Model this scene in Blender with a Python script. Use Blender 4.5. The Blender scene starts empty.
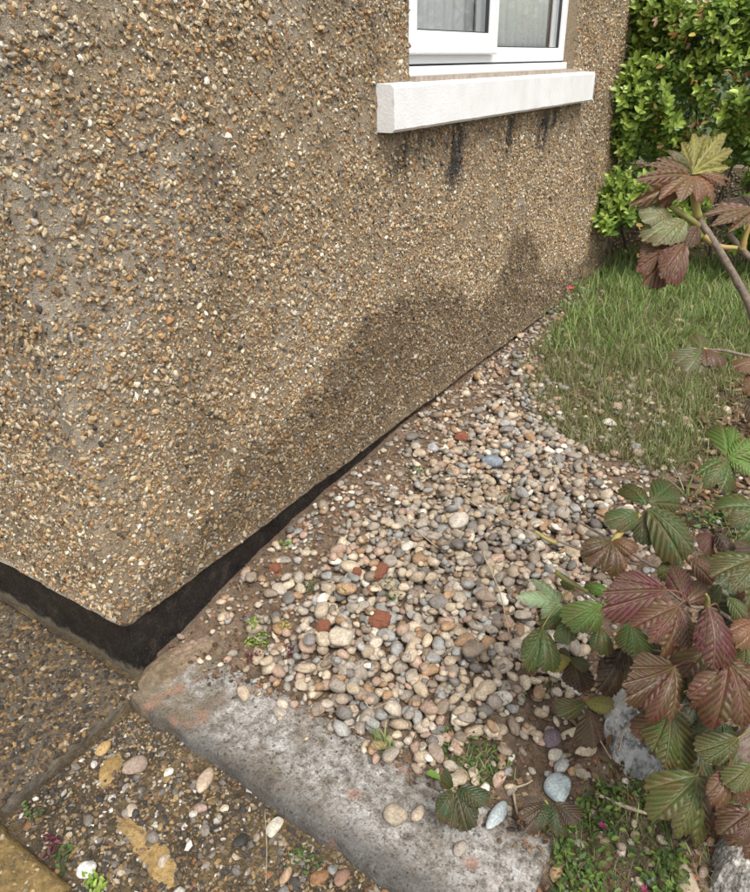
import bpy, math, random
import numpy as np
from mathutils import Matrix, Vector
rng = np.random.default_rng(7); random.seed(7)
R = math.radians
scene = bpy.context.scene
col = scene.collection

# ------------------------------------------------------------------ camera, sky, sun, exposure
CAM = np.array([1.2098, -0.7172, 1.35]); FPX = 694.3
YAW, PITCH, ROLL = R(-33.55), R(28.69), R(-1.424)
fw = np.array([math.sin(YAW)*math.cos(PITCH), math.cos(YAW)*math.cos(PITCH), -math.sin(PITCH)])
rt0 = np.array([math.cos(YAW), -math.sin(YAW), 0.0]); up0 = np.cross(rt0, fw)
rt = rt0*math.cos(ROLL) + up0*math.sin(ROLL); up = np.cross(rt, fw)
cd = bpy.data.cameras.new('camera'); cam = bpy.data.objects.new('camera', cd); col.objects.link(cam)
cd.sensor_fit = 'VERTICAL'; cd.sensor_height = 24.0; cd.lens = 24.0*FPX/892.0
cd.clip_start = 0.02; cd.clip_end = 3000
cam.matrix_world = Matrix(((rt[0], up[0], -fw[0], CAM[0]), (rt[1], up[1], -fw[1], CAM[1]), (rt[2], up[2], -fw[2], CAM[2]), (0, 0, 0, 1)))
scene.camera = cam

world = bpy.data.worlds.new('World'); scene.world = world; world.use_nodes = True
wn = world.node_tree; wn.nodes.clear()
SUN_EL, SUN_AZ = R(58), R(125)          # azimuth clockwise from +Y
sky = wn.nodes.new('ShaderNodeTexSky'); sky.sky_type = 'NISHITA'; sky.sun_disc = False
sky.sun_elevation = SUN_EL; sky.sun_rotation = SUN_AZ; sky.air_density = 1.0; sky.dust_density = 3.0; sky.ozone_density = 1.0
hs = wn.nodes.new('ShaderNodeHueSaturation'); hs.inputs['Saturation'].default_value = 0.22
bg = wn.nodes.new('ShaderNodeBackground'); bg.inputs[1].default_value = 0.15
wo = wn.nodes.new('ShaderNodeOutputWorld')
wn.links.new(sky.outputs[0], hs.inputs['Color']); wn.links.new(hs.outputs[0], bg.inputs[0]); wn.links.new(bg.outputs[0], wo.inputs[0])
sd = bpy.data.lights.new('sun', 'SUN'); sd.energy = 1.5; sd.angle = R(22); sd.color = (1.0, 0.955, 0.89)
sun = bpy.data.objects.new('sun', sd); col.objects.link(sun)
sdir = Vector((math.sin(SUN_AZ)*math.cos(SUN_EL), math.cos(SUN_AZ)*math.cos(SUN_EL), math.sin(SUN_EL)))
sun.rotation_euler = sdir.to_track_quat('Z', 'Y').to_euler(); sun.location = (3, -3, 6)
scene.view_settings.view_transform = 'Standard'; scene.view_settings.look = 'None'
scene.view_settings.gamma = 1.0; scene.view_settings.exposure = 0.86
scene.cycles.max_bounces = 8; scene.cycles.transparent_max_bounces = 12

# ------------------------------------------------------------------ small maths
def ray(px): return fw + rt*(px[0]-375.0)/FPX - up*(px[1]-446.0)/FPX
def at(px, py, d): return CAM + ray((px, py))*d
def proj(P):
    d = np.asarray(P, float)-CAM; w = d@fw
    w = np.where(w < .05, .05, w)
    return np.stack([375+FPX*(d@rt)/w, 446-FPX*(d@up)/w, d@fw], -1)
def inview(P, m=130):
    q = proj(P); return (q[..., 2] > .1) & (q[..., 0] > -m) & (q[..., 0] < 750+m) & (q[..., 1] > -m) & (q[..., 1] < 892+m)
def _h(ix, iy, s):
    n = (ix.astype(np.int64)*374761393 + iy.astype(np.int64)*668265263 + s*1274126177) & 0xFFFFFFFF
    n = ((n ^ (n >> 13))*1274126177) & 0xFFFFFFFF
    return ((n ^ (n >> 16)) & 0xFFFF)/65535.0
def vnoise(x, y, s=0):
    x = np.asarray(x, float); y = np.asarray(y, float)
    ix = np.floor(x); iy = np.floor(y); fx = x-ix; fy = y-iy
    fx = fx*fx*(3-2*fx); fy = fy*fy*(3-2*fy)
    a = _h(ix, iy, s); b = _h(ix+1, iy, s); c = _h(ix, iy+1, s); d = _h(ix+1, iy+1, s)
    return (a*(1-fx)+b*fx)*(1-fy) + (c*(1-fx)+d*fx)*fy
def fbm(x, y, s=0, o=3):
    v = 0; a = .5; t = 0
    for k in range(o): v = v+a*vnoise(np.asarray(x)*2**k, np.asarray(y)*2**k, s+k*17); t += a; a *= .5
    return v/t
def sstep(a, b, x): t = np.clip((x-a)/(b-a), 0, 1); return t*t*(3-2*t)
def rand_rot(n, tilt=None):
    """random rotation matrices; tilt limits how far local Z leaves world Z"""
    a = rng.uniform(0, 2*np.pi, n); b = rng.uniform(0, 2*np.pi, n)
    t = np.abs(rng.normal(0, tilt, n)) if tilt is not None else np.arccos(rng.uniform(-1, 1, n))
    z = np.stack([np.sin(t)*np.cos(a), np.sin(t)*np.sin(a), np.cos(t)], -1)
    h = np.stack([np.cos(b), np.sin(b), 0*b+.01], -1)
    x = h-(h*z).sum(-1, keepdims=True)*z; x /= np.linalg.norm(x, axis=1, keepdims=True)
    return np.stack([x, np.cross(z, x), z], -1)
def frames(Z, spin=None):
    n = len(Z); Z = Z/np.linalg.norm(Z, axis=1, keepdims=True)
    h = rng.normal(size=(n, 3)); x = h-(h*Z).sum(-1, keepdims=True)*Z; x /= np.linalg.norm(x, axis=1, keepdims=True)
    return np.stack([x, np.cross(Z, x), Z], -1)
def inpoly(x, y, poly):
    x = np.asarray(x); ins = np.zeros(x.shape, bool); n = len(poly)
    for i in range(n):
        x1, y1 = poly[i]; x2, y2 = poly[(i+1) % n]
        c = ((y1 > y) != (y2 > y)) & (x < (x2-x1)*(y-y1)/((y2-y1) or 1e-9)+x1); ins ^= c
    return ins
# height of the side garden: climbs away from the corner along the wall
def gz(x, y):
    x = np.asarray(x, float); y = np.asarray(y, float)
    return np.interp(y, [-.5, .05, .75, 2.0, 3.2, 5, 9], [.005, .02, .06, .115, .155, .17, .17]) + np.exp(-(x/.24)**2)*np.interp(y, [.12, .35, .65, .95, 1.3, 2.0, 3.0, 3.4], [0, .022, .048, .058, .055, .036, .010, 0]) + .012*(fbm(x*3, y*3, 5)-.5)*2*sstep(.1, .4, y)
LOWZ = -.012
def low(x, y):
    x = np.asarray(x, float); y = np.asarray(y, float)
    joint = np.exp(-((x-.036)/.016)**2)*sstep(-.43, -.40, y)+np.exp(-((y+.400)/.012)**2)*sstep(.31, .28, x)   # open joints beside the slabs
    return LOWZ + .012*(fbm(x*6, y*6, 9)-.5)-.022*np.clip(joint, 0, 1)
def ground(px, py, f=gz):
    d = ray((px, py)); z = .05
    for _ in range(12):
        P = CAM+d*(z-CAM[2])/d[2]; z = float(f(P[0], P[1]))
    return P

# ------------------------------------------------------------------ mesh plumbing
def mesh(name, V, F, smooth=False, cols=None, attrs=None):
    V = np.ascontiguousarray(V, np.float32).reshape(-1, 3); F = np.ascontiguousarray(F, np.int32)
    m = bpy.data.meshes.new(name); k = F.shape[1]
    m.vertices.add(len(V)); m.vertices.foreach_set('co', V.ravel())
    m.loops.add(F.size); m.loops.foreach_set('vertex_index', F.ravel())
    m.polygons.add(len(F)); m.polygons.foreach_set('loop_start', np.arange(0, F.size, k, dtype=np.int32))
    m.polygons.foreach_set('use_smooth', np.full(len(F), smooth, bool))
    if cols is not None:
        a = m.attributes.new('Col', 'FLOAT_COLOR', 'POINT'); c = np.ones((len(V), 4), np.float32); c[:, :cols.shape[-1]] = cols.reshape(len(V), -1); a.data.foreach_set('color', c.ravel())
    for nme, v in (attrs or {}).items():
        a = m.attributes.new(nme, 'FLOAT', 'POINT'); a.data.foreach_set('value', np.ascontiguousarray(v, np.float32).ravel())
    m.update(calc_edges=True); m.validate()
    return m
def link(name, me, mat=None, parent=None):
    o = bpy.data.objects.new(name, me); col.objects.link(o)
    if mat is not None and me is not None:
        if not me.materials: me.materials.append(mat)
    if parent is not None: o.parent = parent
    return o
def tag(o, label=None, cat=None, group=None, kind=None):
    if label: o['label'] = label
    if cat: o['category'] = cat
    if group: o['group'] = group
    if kind: o['kind'] = kind
    return o
def empty(name, loc=(0, 0, 0)):
    o = bpy.data.objects.new(name, None); col.objects.link(o); o.location = loc; o.empty_display_size = .05; return o
def place(o, parent):      # parent a mesh made in world coordinates under an Empty that has a location
    o.parent = parent; o.matrix_parent_inverse = Matrix.Translation(-Vector(parent.location)); return o
def scatter(T, P, Rm, S, C=None, jit=0):
    """copies of template T=(V,F): P (n,3), Rm (n,3,3), S (n,3); C (n,3) colours"""
    V, F = T; n = len(P); nv = len(V)
    W = V[None]*S[:, None, :]
    if jit: W = W*(1+rng.uniform(-jit, jit, (n, nv, 1)))
    W = np.einsum('nij,nvj->nvi', Rm, W)+P[:, None, :]
    FF = F[None]+(np.arange(n)*nv)[:, None, None]
    cc = None if C is None else np.repeat(C, nv, 0)
    return W.reshape(-1, 3), FF.reshape(-1, F.shape[1]), cc
def joinarr(parts):
    V = []; F = []; Cc = []; o = 0
    for v, f, c in parts: V.append(v); F.append(f+o); Cc.append(c); o += len(v)
    return np.concatenate(V), np.concatenate(F), np.concatenate(Cc)
def ico(sub):
    t = (1+5**.5)/2
    V = [(-1, t, 0), (1, t, 0), (-1, -t, 0), (1, -t, 0), (0, -1, t), (0, 1, t), (0, -1, -t), (0, 1, -t), (t, 0, -1), (t, 0, 1), (-t, 0, -1), (-t, 0, 1)]
    F = [(0, 11, 5), (0, 5, 1), (0, 1, 7), (0, 7, 10), (0, 10, 11), (1, 5, 9), (5, 11, 4), (11, 10, 2), (10, 7, 6), (7, 1, 8), (3, 9, 4), (3, 4, 2), (3, 2, 6), (3, 6, 8), (3, 8, 9), (4, 9, 5), (2, 4, 11), (6, 2, 10), (8, 6, 7), (9, 8, 1)]
    V = [np.array(v)/np.linalg.norm(v) for v in V]
    for _ in range(sub):
        c = {}; G = []
        def mid(a, b):
            k = (min(a, b), max(a, b))
            if k not in c: v = V[a]+V[b]; V.append(v/np.linalg.norm(v)); c[k] = len(V)-1
            return c[k]
        for a, b, d in F:
            x, y, z = mid(a, b), mid(b, d), mid(d, a); G += [(a, x, z), (b, y, x), (d, z, y), (x, y, z)]
        F = G
    return np.array(V), np.array(F)
def pebble_template(sub, k, rough):
    V, F = ico(sub); r = np.random.default_rng(100+k)
    for _ in range(5):        # soft planes make an irregular, water-worn outline
        n = r.normal(size=3); n /= np.linalg.norm(n); h = r.uniform(.62, .92)
        d = V@n-h; V = V-np.where(d > 0, d, 0)[:, None]*n*rough
    q = r.uniform(0, 6.28, 6)
    V = V*(1+.05*np.sin(3*V[:, :1]+q[0])+.05*np.sin(3*V[:, 1:2]+q[1]))
    V = V+np.stack([.10*np.sin(2.2*V[:, 1]+q[2]), .10*np.sin(2.2*V[:, 0]+q[3]), 0*V[:, 0]], -1)
    return V, F
PEB = [pebble_template(2, k, .8) for k in range(8)]
PEB1 = [pebble_template(1, k+20, .8) for k in range(6)]
def half(T):
    V, F = T; return V, F[V[F].mean(1)[:, 2] > -.28]
GRIT = [half(pebble_template(0, k+40, 1.0)) for k in range(6)]
def boxes(lst):
    V = []; F = []
    for (x0, x1, y0, y1, z0, z1) in lst:
        o = len(V); V += [(x0, y0, z0), (x1, y0, z0), (x1, y1, z0), (x0, y1, z0), (x0, y0, z1), (x1, y0, z1), (x1, y1, z1), (x0, y1, z1)]
        F += [[o+i for i in f] for f in ((0, 3, 2, 1), (4, 5, 6, 7), (0, 1, 5, 4), (1, 2, 6, 5), (2, 3, 7, 6), (3, 0, 4, 7))]
    return np.array(V, float), np.array(F)
def box_obj(name, lst, mat, parent=None, bev=0.0):
    V, F = boxes(lst); o = link(name, mesh(name, V, F), mat, parent)
    if bev:
        b = o.modifiers.new('b', 'BEVEL'); b.width = bev; b.segments = 2; b.limit_method = 'ANGLE'
    return o
def crom(P, n=6):
    P = np.asarray(P, float); Q = np.vstack([2*P[0]-P[1], P, 2*P[-1]-P[-2]]); out = []
    for i in range(1, len(Q)-2):
        for t in np.linspace(0, 1, n, endpoint=False):
            a, b, c, d = Q[i-1:i+3]; out.append(.5*((2*b)+(c-a)*t+(2*a-5*b+4*c-d)*t*t+(3*b-a-3*c+d)*t**3))
    out.append(P[-1]); return np.array(out)
def tube(P, r0, r1, n=7, sm=5, knots=0.0):
    P = crom(P, sm) if len(P) > 2 or sm > 1 else np.asarray(P, float)
    m = len(P); T = np.gradient(P, axis=0); T /= np.linalg.norm(T, axis=1, keepdims=True)+1e-12
    h = np.array([.31, .22, .92]) if abs(T[0][2]) < .9 else np.array([1., 0, 0]); V = []
    rr = np.linspace(r0, r1, m)*(1+knots*rng.uniform(-1, 1, m))
    for i in range(m):
        a = np.cross(T[i], h); a /= np.linalg.norm(a); b = np.cross(T[i], a); pass
        for k in range(n): th = 2*np.pi*k/n; V.append(P[i]+rr[i]*(a*math.cos(th)+b*math.sin(th)))
    F = [[i*n+k, i*n+(k+1) % n, (i+1)*n+(k+1) % n, (i+1)*n+k] for i in range(m-1) for k in range(n)]
    V.append(P[0]); V.append(P[-1])
    e = len(V)
    for k in range(n):
        F.append([e-2, (k+1) % n, k, k]); F.append([e-1, (m-1)*n+k, (m-1)*n+(k+1) % n, (m-1)*n+(k+1) % n])
    return np.array(V), np.array(F)
def fixdegen(V, F):
    F = np.asarray(F); out = []
    t = F[:, 2] == F[:, 3]
    A = F[~t]; B = F[t][:, :3]
    return np.concatenate([A[:, [0, 1, 2]], A[:, [0, 2, 3]], B])
def tube_obj(name, tubes, mat, parent=None, cols=None):
    V = []; F = []; o = 0
    for tb in tubes:
        v, f = tb; V.append(v); F.append(fixdegen(v, f)+o); o += len(v)
    return link(name, mesh(name, np.concatenate(V), np.concatenate(F), True), mat, parent)

# ------------------------------------------------------------------ materials
class NT:
    def __init__(s, name):
        s.m = bpy.data.materials.new(name); s.m.use_nodes = True; s.t = s.m.node_tree; s.t.nodes.clear()
        s.out = s.n('ShaderNodeOutputMaterial'); s.b = s.n('ShaderNodeBsdfPrincipled'); s.l(s.b.outputs[0], s.out.inputs[0])
    def n(s, t, **k):
        n = s.t.nodes.new(t)
        for a, v in k.items(): setattr(n, a, v)
        return n
    def l(s, a, b): s.t.links.new(a, b)
    def coord(s, kind='Object'):
        if not hasattr(s, '_tc'): s._tc = s.n('ShaderNodeTexCoord')
        return s._tc.outputs[kind]
    def noise(s, scale, detail=4, rough=.55, vec=None, dist=0):
        n = s.n('ShaderNodeTexNoise'); n.inputs['Scale'].default_value = scale; n.inputs['Detail'].default_value = detail
        n.inputs['Roughness'].default_value = rough; n.inputs['Distortion'].default_value = dist
        s.l(vec or s.coord(), n.inputs['Vector']); return n.outputs['Fac']
    def ramp(s, fac, pts):
        r = s.n('ShaderNodeValToRGB'); e = r.color_ramp.elements
        while len(e) < len(pts): e.new(.5)
        for i, (p, c) in enumerate(pts):
            e[i].position = p; e[i].color = (c, c, c, 1) if isinstance(c, (int, float)) else (*c, 1)
        s.l(fac, r.inputs[0]); return r.outputs[0]
    def mix(s, fac, a, b, bt='MIX'):
        m = s.n('ShaderNodeMix', data_type='RGBA', blend_type=bt)
        for k, v in ((0, fac), (6, a), (7, b)):
            if hasattr(v, 'links'): s.l(v, m.inputs[k])
            elif isinstance(v, (int, float)): m.inputs[k].default_value = v
            else: m.inputs[k].default_value = (*v, 1)
        return m.outputs[2]
    def math(s, op, a, b=0.0, c=False):
        m = s.n('ShaderNodeMath', operation=op); m.use_clamp = c
        for k, v in ((0, a), (1, b)):
            if hasattr(v, 'links'): s.l(v, m.inputs[k])
            else: m.inputs[k].default_value = v
        return m.outputs[0]
    def attr(s, name):
        a = s.n('ShaderNodeAttribute'); a.attribute_name = name; return a
    def bump(s, h, strength, dist):
        b = s.n('ShaderNodeBump'); b.inputs['Strength'].default_value = strength; b.inputs['Distance'].default_value = dist
        s.l(h, b.inputs['Height']); s.l(b.outputs[0], s.b.inputs['Normal']); return b
    def base(s, c, rough=None, spec=None):
        if hasattr(c, 'links'): s.l(c, s.b.inputs['Base Color'])
        else: s.b.inputs['Base Color'].default_value = (*c, 1)
        if rough is not None:
            if hasattr(rough, 'links'): s.l(rough, s.b.inputs['Roughness'])
            else: s.b.inputs['Roughness'].default_value = rough
        if spec is not None: s.b.inputs['Specular IOR Level'].default_value = spec
        return s.m

def stone_mat(name, src='attr', rough=.7, spec=.35, nscale=90):
    t = NT(name)
    c = t.attr('Col').outputs['Color'] if src == 'attr' else t.n('ShaderNodeObjectInfo').outputs['Color']
    vec = t.coord('Object') if src == 'attr' else t.n('ShaderNodeNewGeometry').outputs['Position']
    n = t.noise(nscale, 5, .65, vec); n2 = t.noise(nscale*4, 3, .6, vec)
    c = t.mix(.55, c, t.ramp(n, [(.3, .55), (.5, .9), (.7, 1.45)]), 'MULTIPLY')
    c = t.mix(.5, c, t.ramp(n2, [(.35, .55), (.6, 1.2)]), 'MULTIPLY')
    t.bump(t.mix(.5, n, n2), .45, .004)
    return t.base(c, rough, spec)
M_dash = stone_mat('pebbledash_stone', nscale=160, rough=.62)
M_peb = stone_mat('pebble_stone', nscale=55, rough=.68)
M_pebO = stone_mat('pebble_stone_single', src='obj', nscale=55, rough=.68)
M_grit = stone_mat('grit', nscale=120, rough=.8)

# cement render: sand and cement with stains (Col: r damp, g black mould, b pale bald)
t = NT('cement_render'); a = t.attr('Col'); sp = t.n('ShaderNodeSeparateColor'); t.l(a.outputs['Color'], sp.inputs[0])
n = t.noise(9, 5, .6); n2 = t.noise(140, 4, .7); n3 = t.noise(420, 2, .6)
c = t.ramp(n, [(.3, (.35, .275, .18)), (.55, (.43, .345, .24)), (.75, (.49, .41, .31))])
c = t.mix(.75, c, t.ramp(n2, [(.32, (.35, .33, .3)), (.5, (.9, .9, .9)), (.68, (1.25, 1.2, 1.1))]), 'MULTIPLY')
vo = t.n('ShaderNodeTexVoronoi'); vo.inputs['Scale'].default_value = 190; wv = t.n('ShaderNodeTexNoise'); wv.inputs['Scale'].default_value = 120; wv.inputs['Detail'].default_value = 3; t.l(t.coord(), wv.inputs['Vector']); t.l(t.mix(.025, t.coord(), wv.outputs['Color'], 'LINEAR_LIGHT'), vo.inputs['Vector'])
sv = t.n('ShaderNodeSeparateColor'); t.l(vo.outputs['Color'], sv.inputs[0])
ag = t.ramp(sv.outputs[0], [(.0, (.10, .075, .05)), (.25, (.24, .15, .075)), (.5, (.33, .235, .13)), (.75, (.36, .30, .22)), (1., (.48, .43, .35))])
c = t.mix(t.math('MULTIPLY', t.ramp(sv.outputs[1], [(.35, 0), (.4, 1)]), t.ramp(vo.outputs['Distance'], [(.45, .8), (.7, 0)])), c, ag)
c = t.mix(t.ramp(t.noise(75, 4, .7), [(.30, .75), (.40, 0)]), c, (.06, .048, .038))  # dark pits: shadow between the stones painted into the mortar colour
c = t.mix(sp.outputs[2], c, (.42, .375, .315)); c = t.mix(sp.outputs[0], c, t.mix(1, c, (.46, .42, .37), 'MULTIPLY')); c = t.mix(sp.outputs[1], c, (.035, .034, .035))
t.bump(t.mix(.25, t.mix(.4, n2, n3), t.ramp(vo.outputs['Distance'], [(0, 1.0), (.8, 0.0)])), 1.0, .010); M_render = t.base(c, .9, .2)

# bitumen plinth
t = NT('bitumen'); sx = t.n('ShaderNodeSeparateXYZ'); t.l(t.coord(), sx.inputs[0]); n = t.noise(22, 5, .6); n2 = t.noise(120, 3, .6)
c = t.ramp(n, [(.3, (.008, .008, .009)), (.55, (.014, .013, .013)), (.68, (.032, .027, .024)), (.82, (.08, .065, .05))])
brick = t.mix(t.ramp(n2, [(.4, 0), (.6, 1)]), (.16, .07, .045), (.10, .07, .055))
far = t.math('ADD', t.math('MULTIPLY', t.math('SUBTRACT', sx.outputs[1], 1.25), 2.2), t.math('MULTIPLY', t.math('SUBTRACT', n, .5), 2.5), True)
c = t.mix(t.ramp(t.noise(300, 2, .5), [(.62, 0), (.70, .5)]), c, (.16, .13, .10)); c = t.mix(far, c, brick)
# bare concrete toe below the painted line
ln = t.math('ADD', sx.outputs[2], t.math('MULTIPLY', t.math('SUBTRACT', n, .5), .075))
toe = t.math('MULTIPLY', t.math('SUBTRACT', .020, ln), 60, True)
toe = t.math('MULTIPLY', toe, t.math('SUBTRACT', 1.0, t.math('MULTIPLY', t.math('SUBTRACT', sx.outputs[1], .12), 12, True)))
c = t.mix(toe, c, t.mix(n2, (.055, .046, .03), (.15, .12, .075)))
ro = t.mix(toe, t.ramp(n2, [(.3, .12), (.7, .42)]), (.9, .9, .9))
t.bump(t.mix(.5, n, n2), .6, .008); M_bit = t.base(c, ro, .5)

t = NT('white_upvc'); M_upvc = t.base((.78, .79, .80), .28, .5)
t = NT('rubber_gasket'); M_gask = t.base((.03, .03, .032), .6)
t = NT('white_masonry_paint'); n = t.noise(180, 3, .6); n2 = t.noise(7, 4, .6)
c = t.ramp(n2, [(.3, (.67, .655, .64)), (.6, (.75, .745, .735))]); c = t.mix(t.ramp(t.noise(26, 5, .7), [(.60, 0), (.74, .45)]), c, (.42, .38, .33)); t.bump(n, .5, .003); M_sill = t.base(c, .7, .3)
t = NT('mortar'); M_mort = t.base(t.ramp(t.noise(60), [(.3, (.25, .2, .15)), (.7, (.4, .34, .28))]), .9)
t = NT('interior_plaster'); M_plas = t.base((.42, .42, .40), .9)
t = NT('net_curtain'); t.base((.90, .91, .90), .9); M_curt = t.m
# glass pane: thin, see-through, reflective by angle
t = NT('window_glass'); t.t.nodes.remove(t.b); tr = t.n('ShaderNodeBsdfTransparent'); tr.inputs[0].default_value = (.985, .99, .99, 1)
gl = t.n('ShaderNodeBsdfGlossy'); gl.inputs['Roughness'].default_value = .01; fr = t.n('ShaderNodeFresnel'); bf = t.n('ShaderNodeNewGeometry').outputs['Backfacing']; t.l(t.math('SUBTRACT', 1.55, t.math('MULTIPLY', bf, 1.55-1/1.55)), fr.inputs[0])
mx = t.n('ShaderNodeMixShader'); t.l(fr.outputs[0], mx.inputs[0]); t.l(tr.outputs[0], mx.inputs[1]); t.l(gl.outputs[0], mx.inputs[2]); t.l(mx.outputs[0], t.out.inputs[0]); M_glass = t.m

# soils
def soil_mat(name, c1, c2, c3, sc=1.0):
    t = NT(name); n = t.noise(5*sc, 6, .65); n2 = t.noise(60*sc, 5, .7); n3 = t.noise(260*sc, 3, .65)
    c = t.ramp(n, [(.32, c1), (.52, c2), (.72, c3)])
    c = t.mix(.8, c, t.ramp(n2, [(.3, .45), (.52, .95), (.72, 1.5)]), 'MULTIPLY')
    c = t.mix(.5, c, t.ramp(n3, [(.35, .5), (.65, 1.5)]), 'MULTIPLY')
    t.bump(t.mix(.4, n2, n3), 1.0, .012); return t.base(c, .95, .15)
M_soil = soil_mat('garden_soil', (.11, .075, .05), (.18, .13, .09), (.26, .20, .145))
M_low = soil_mat('gritty_soil', (.05, .04, .03), (.10, .075, .045), (.22, .155, .07))
M_land = soil_mat('far_ground', (.05, .07, .03), (.07, .09, .035), (.10, .11, .05), .2)
# lichened concrete kerb
t = NT('weathered_concrete'); n = t.noise(7, 6, .7); n2 = t.noise(42, 8, .75); n3 = t.noise(190, 4, .7)
c = t.ramp(n2, [(.30, (.06, .056, .052)), (.43, (.20, .18, .155)), (.54, (.36, .34, .31)), (.68, (.52, .505, .48))])
c = t.mix(t.ramp(n, [(.46, 0), (.62, .8)]), c, t.mix(n2, (.085, .07, .05), (.22, .175, .12)))
c = t.mix(t.ramp(t.noise(95, 5, .75), [(.36, .85), (.46, 0)]), c, (.07, .065, .06))
sx = t.n('ShaderNodeSeparateXYZ'); t.l(t.coord(), sx.inputs[0])
dirt = t.math('ADD', t.math('MULTIPLY', t.math('SUBTRACT', .17, sx.outputs[0]), 9), t.math('MULTIPLY', t.math('SUBTRACT', n, .5), 5), True)
c = t.mix(t.math('MULTIPLY', dirt, .85), c, t.mix(n2, (.12, .09, .055), (.30, .235, .155)))
edge_dark = t.math('ADD', t.math('MULTIPLY', t.math('SUBTRACT', -.035, sx.outputs[1]), 22), t.math('MULTIPLY', t.math('SUBTRACT', n2, .5), 5), True)  # nearly black towards the path side, broken up by noise
c = t.mix(t.math('MULTIPLY', edge_dark, .75), c, (.055, .052, .046))
rust = t.noise(13, 3, .5); c = t.mix(t.ramp(rust, [(.62, 0), (.72, .6)]), c, (.36, .19, .13))
c = t.mix(.7, c, t.ramp(n3, [(.3, .5), (.5, 1), (.7, 1.4)]), 'MULTIPLY')
t.bump(t.mix(.5, n2, n3), .9, .010); M_kerb = t.base(c, .92, .2)
def slab_mat(name, c1, c2, c3):
    t = NT(name); n = t.noise(8, 6, .65); n2 = t.noise(70, 5, .75); c = t.ramp(n, [(.3, c1), (.5, c2), (.7, c3)])
    c = t.mix(.8, c, t.ramp(n2, [(.3, .4), (.5, .95), (.7, 1.6)]), 'MULTIPLY'); t.bump(n2, 1, .008); return t.base(c, .9, .2)
M_slab = slab_mat('aggregate_slab', (.06, .055, .048), (.115, .095, .07), (.17, .13, .08))
M_slabY = slab_mat('ochre_slab', (.12, .085, .04), (.22, .15, .06), (.28, .20, .095))
M_yel = slab_mat('yellow_mortar', (.26, .165, .06), (.33, .22, .09), (.40, .29, .14))
M_fil = slab_mat('tan_mortar', (.12, .09, .055), (.22, .165, .105), (.30, .21, .15))
t = NT('grey_rock'); n = t.noise(14, 6, .65); n2 = t.noise(75, 5, .7)
c = t.ramp(n2, [(.3, (.10, .105, .11)), (.45, (.34, .34, .33)), (.62, (.58, .575, .55))]); c = t.mix(t.ramp(n, [(.50, 0), (.53, .8)]), c, (.68, .67, .64)); c = t.mix(t.ramp(t.noise(28, 5, .7), [(.36, .85), (.44, 0)]), c, (.10, .095, .085))
t.bump(t.mix(.5, n, n2), 1.0, .03); M_rock = t.base(c, .85, .3)
t = NT('granite'); v = t.n('ShaderNodeTexVoronoi'); v.inputs['Scale'].default_value = 130; t.l(t.coord(), v.inputs['Vector'])
c = t.mix(.85, t.ramp(t.noise(110, 4, .8), [(.35, (.07, .07, .065)), (.5, (.28, .26, .23)), (.66, (.50, .47, .43))]), t.ramp(t.noise(16), [(.3, .6), (.7, 1.3)]), 'MULTIPLY')
t.bump(v.outputs['Distance'], .5, .006); M_gran = t.base(c, .85, .3)
t = NT('red_brick'); n = t.noise(60, 5, .7); M_brick = t.base(t.ramp(n, [(.3, (.17, .065, .038)), (.55, (.29, .115, .065)), (.75, (.38, .22, .15))]), .9, .2); t.bump(n, .8, .004)

# foliage: colour from Col, some light passes through
def leaf_mat(name, src='attr', rough=.5, trans=.35, spec=.35):
    t = NT(name)
    c = t.attr('Col').outputs['Color'] if src == 'attr' else t.n('ShaderNodeObjectInfo').outputs['Color']
    n = t.noise(45, 3, .6, t.n('ShaderNodeNewGeometry').outputs['Position'])
    c = t.mix(.5, c, t.ramp(n, [(.3, .7), (.7, 1.3)]), 'MULTIPLY')
    t.base(c, rough, spec)
    tl = t.n('ShaderNodeBsdfTranslucent'); t.l(t.mix(1, c, (1.2, 1.25, .7), 'MULTIPLY'), tl.inputs[0])
    mx = t.n('ShaderNodeMixShader'); mx.inputs[0].default_value = trans
    t.l(t.b.outputs[0], mx.inputs[1]); t.l(tl.outputs[0], mx.inputs[2]); t.l(mx.outputs[0], t.out.inputs[0]); return t.m
M_grass = leaf_mat('grass_blade', rough=.6, trans=.3)
M_weed = leaf_mat('weed_leaf', rough=.5, trans=.3)
M_hedge = leaf_mat('hedge_leaf', rough=.34, trans=.25, spec=.5)
# maple leaf: blade colour from object colour, paler veins, redder rim, mottled
t = NT('maple_leaf'); oi = t.n('ShaderNodeObjectInfo'); vein = t.attr('vein').outputs['Fac']; rim = t.attr('rim').outputs['Fac']; pos = t.n('ShaderNodeNewGeometry').outputs['Position']
n = t.noise(38, 4, .6, pos); n2 = t.noise(320, 3, .6, pos)
oc = oi.outputs['Color']
sep = t.n('ShaderNodeSeparateColor'); t.l(oc, sep.inputs[0])
alt = t.mix(.5, oc, t.mix(t.math('MULTIPLY', t.math('SUBTRACT', sep.outputs[0], sep.outputs[1]), 30, True), (.15, .06, .03), (.095, .115, .03)))
c = t.mix(t.ramp(n, [(.40, 0), (.68, .9)]), oc, alt)
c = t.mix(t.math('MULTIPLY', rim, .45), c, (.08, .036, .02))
c = t.mix(.4, c, t.ramp(n2, [(.3, .6), (.7, 1.4)]), 'MULTIPLY')
c = t.mix(t.math('MULTIPLY', vein, .32), c, t.mix(1, t.mix(.5, c, (.16, .13, .06)), (1.5, 1.5, 1.3), 'MULTIPLY'))
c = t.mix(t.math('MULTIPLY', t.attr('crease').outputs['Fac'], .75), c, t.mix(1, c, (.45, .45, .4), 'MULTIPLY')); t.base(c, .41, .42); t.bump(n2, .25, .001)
tl = t.n('ShaderNodeBsdfTranslucent'); t.l(t.mix(1, c, (1.4, 1.2, .8), 'MULTIPLY'), tl.inputs[0]); mx = t.n('ShaderNodeMixShader'); mx.inputs[0].default_value = .25
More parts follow.
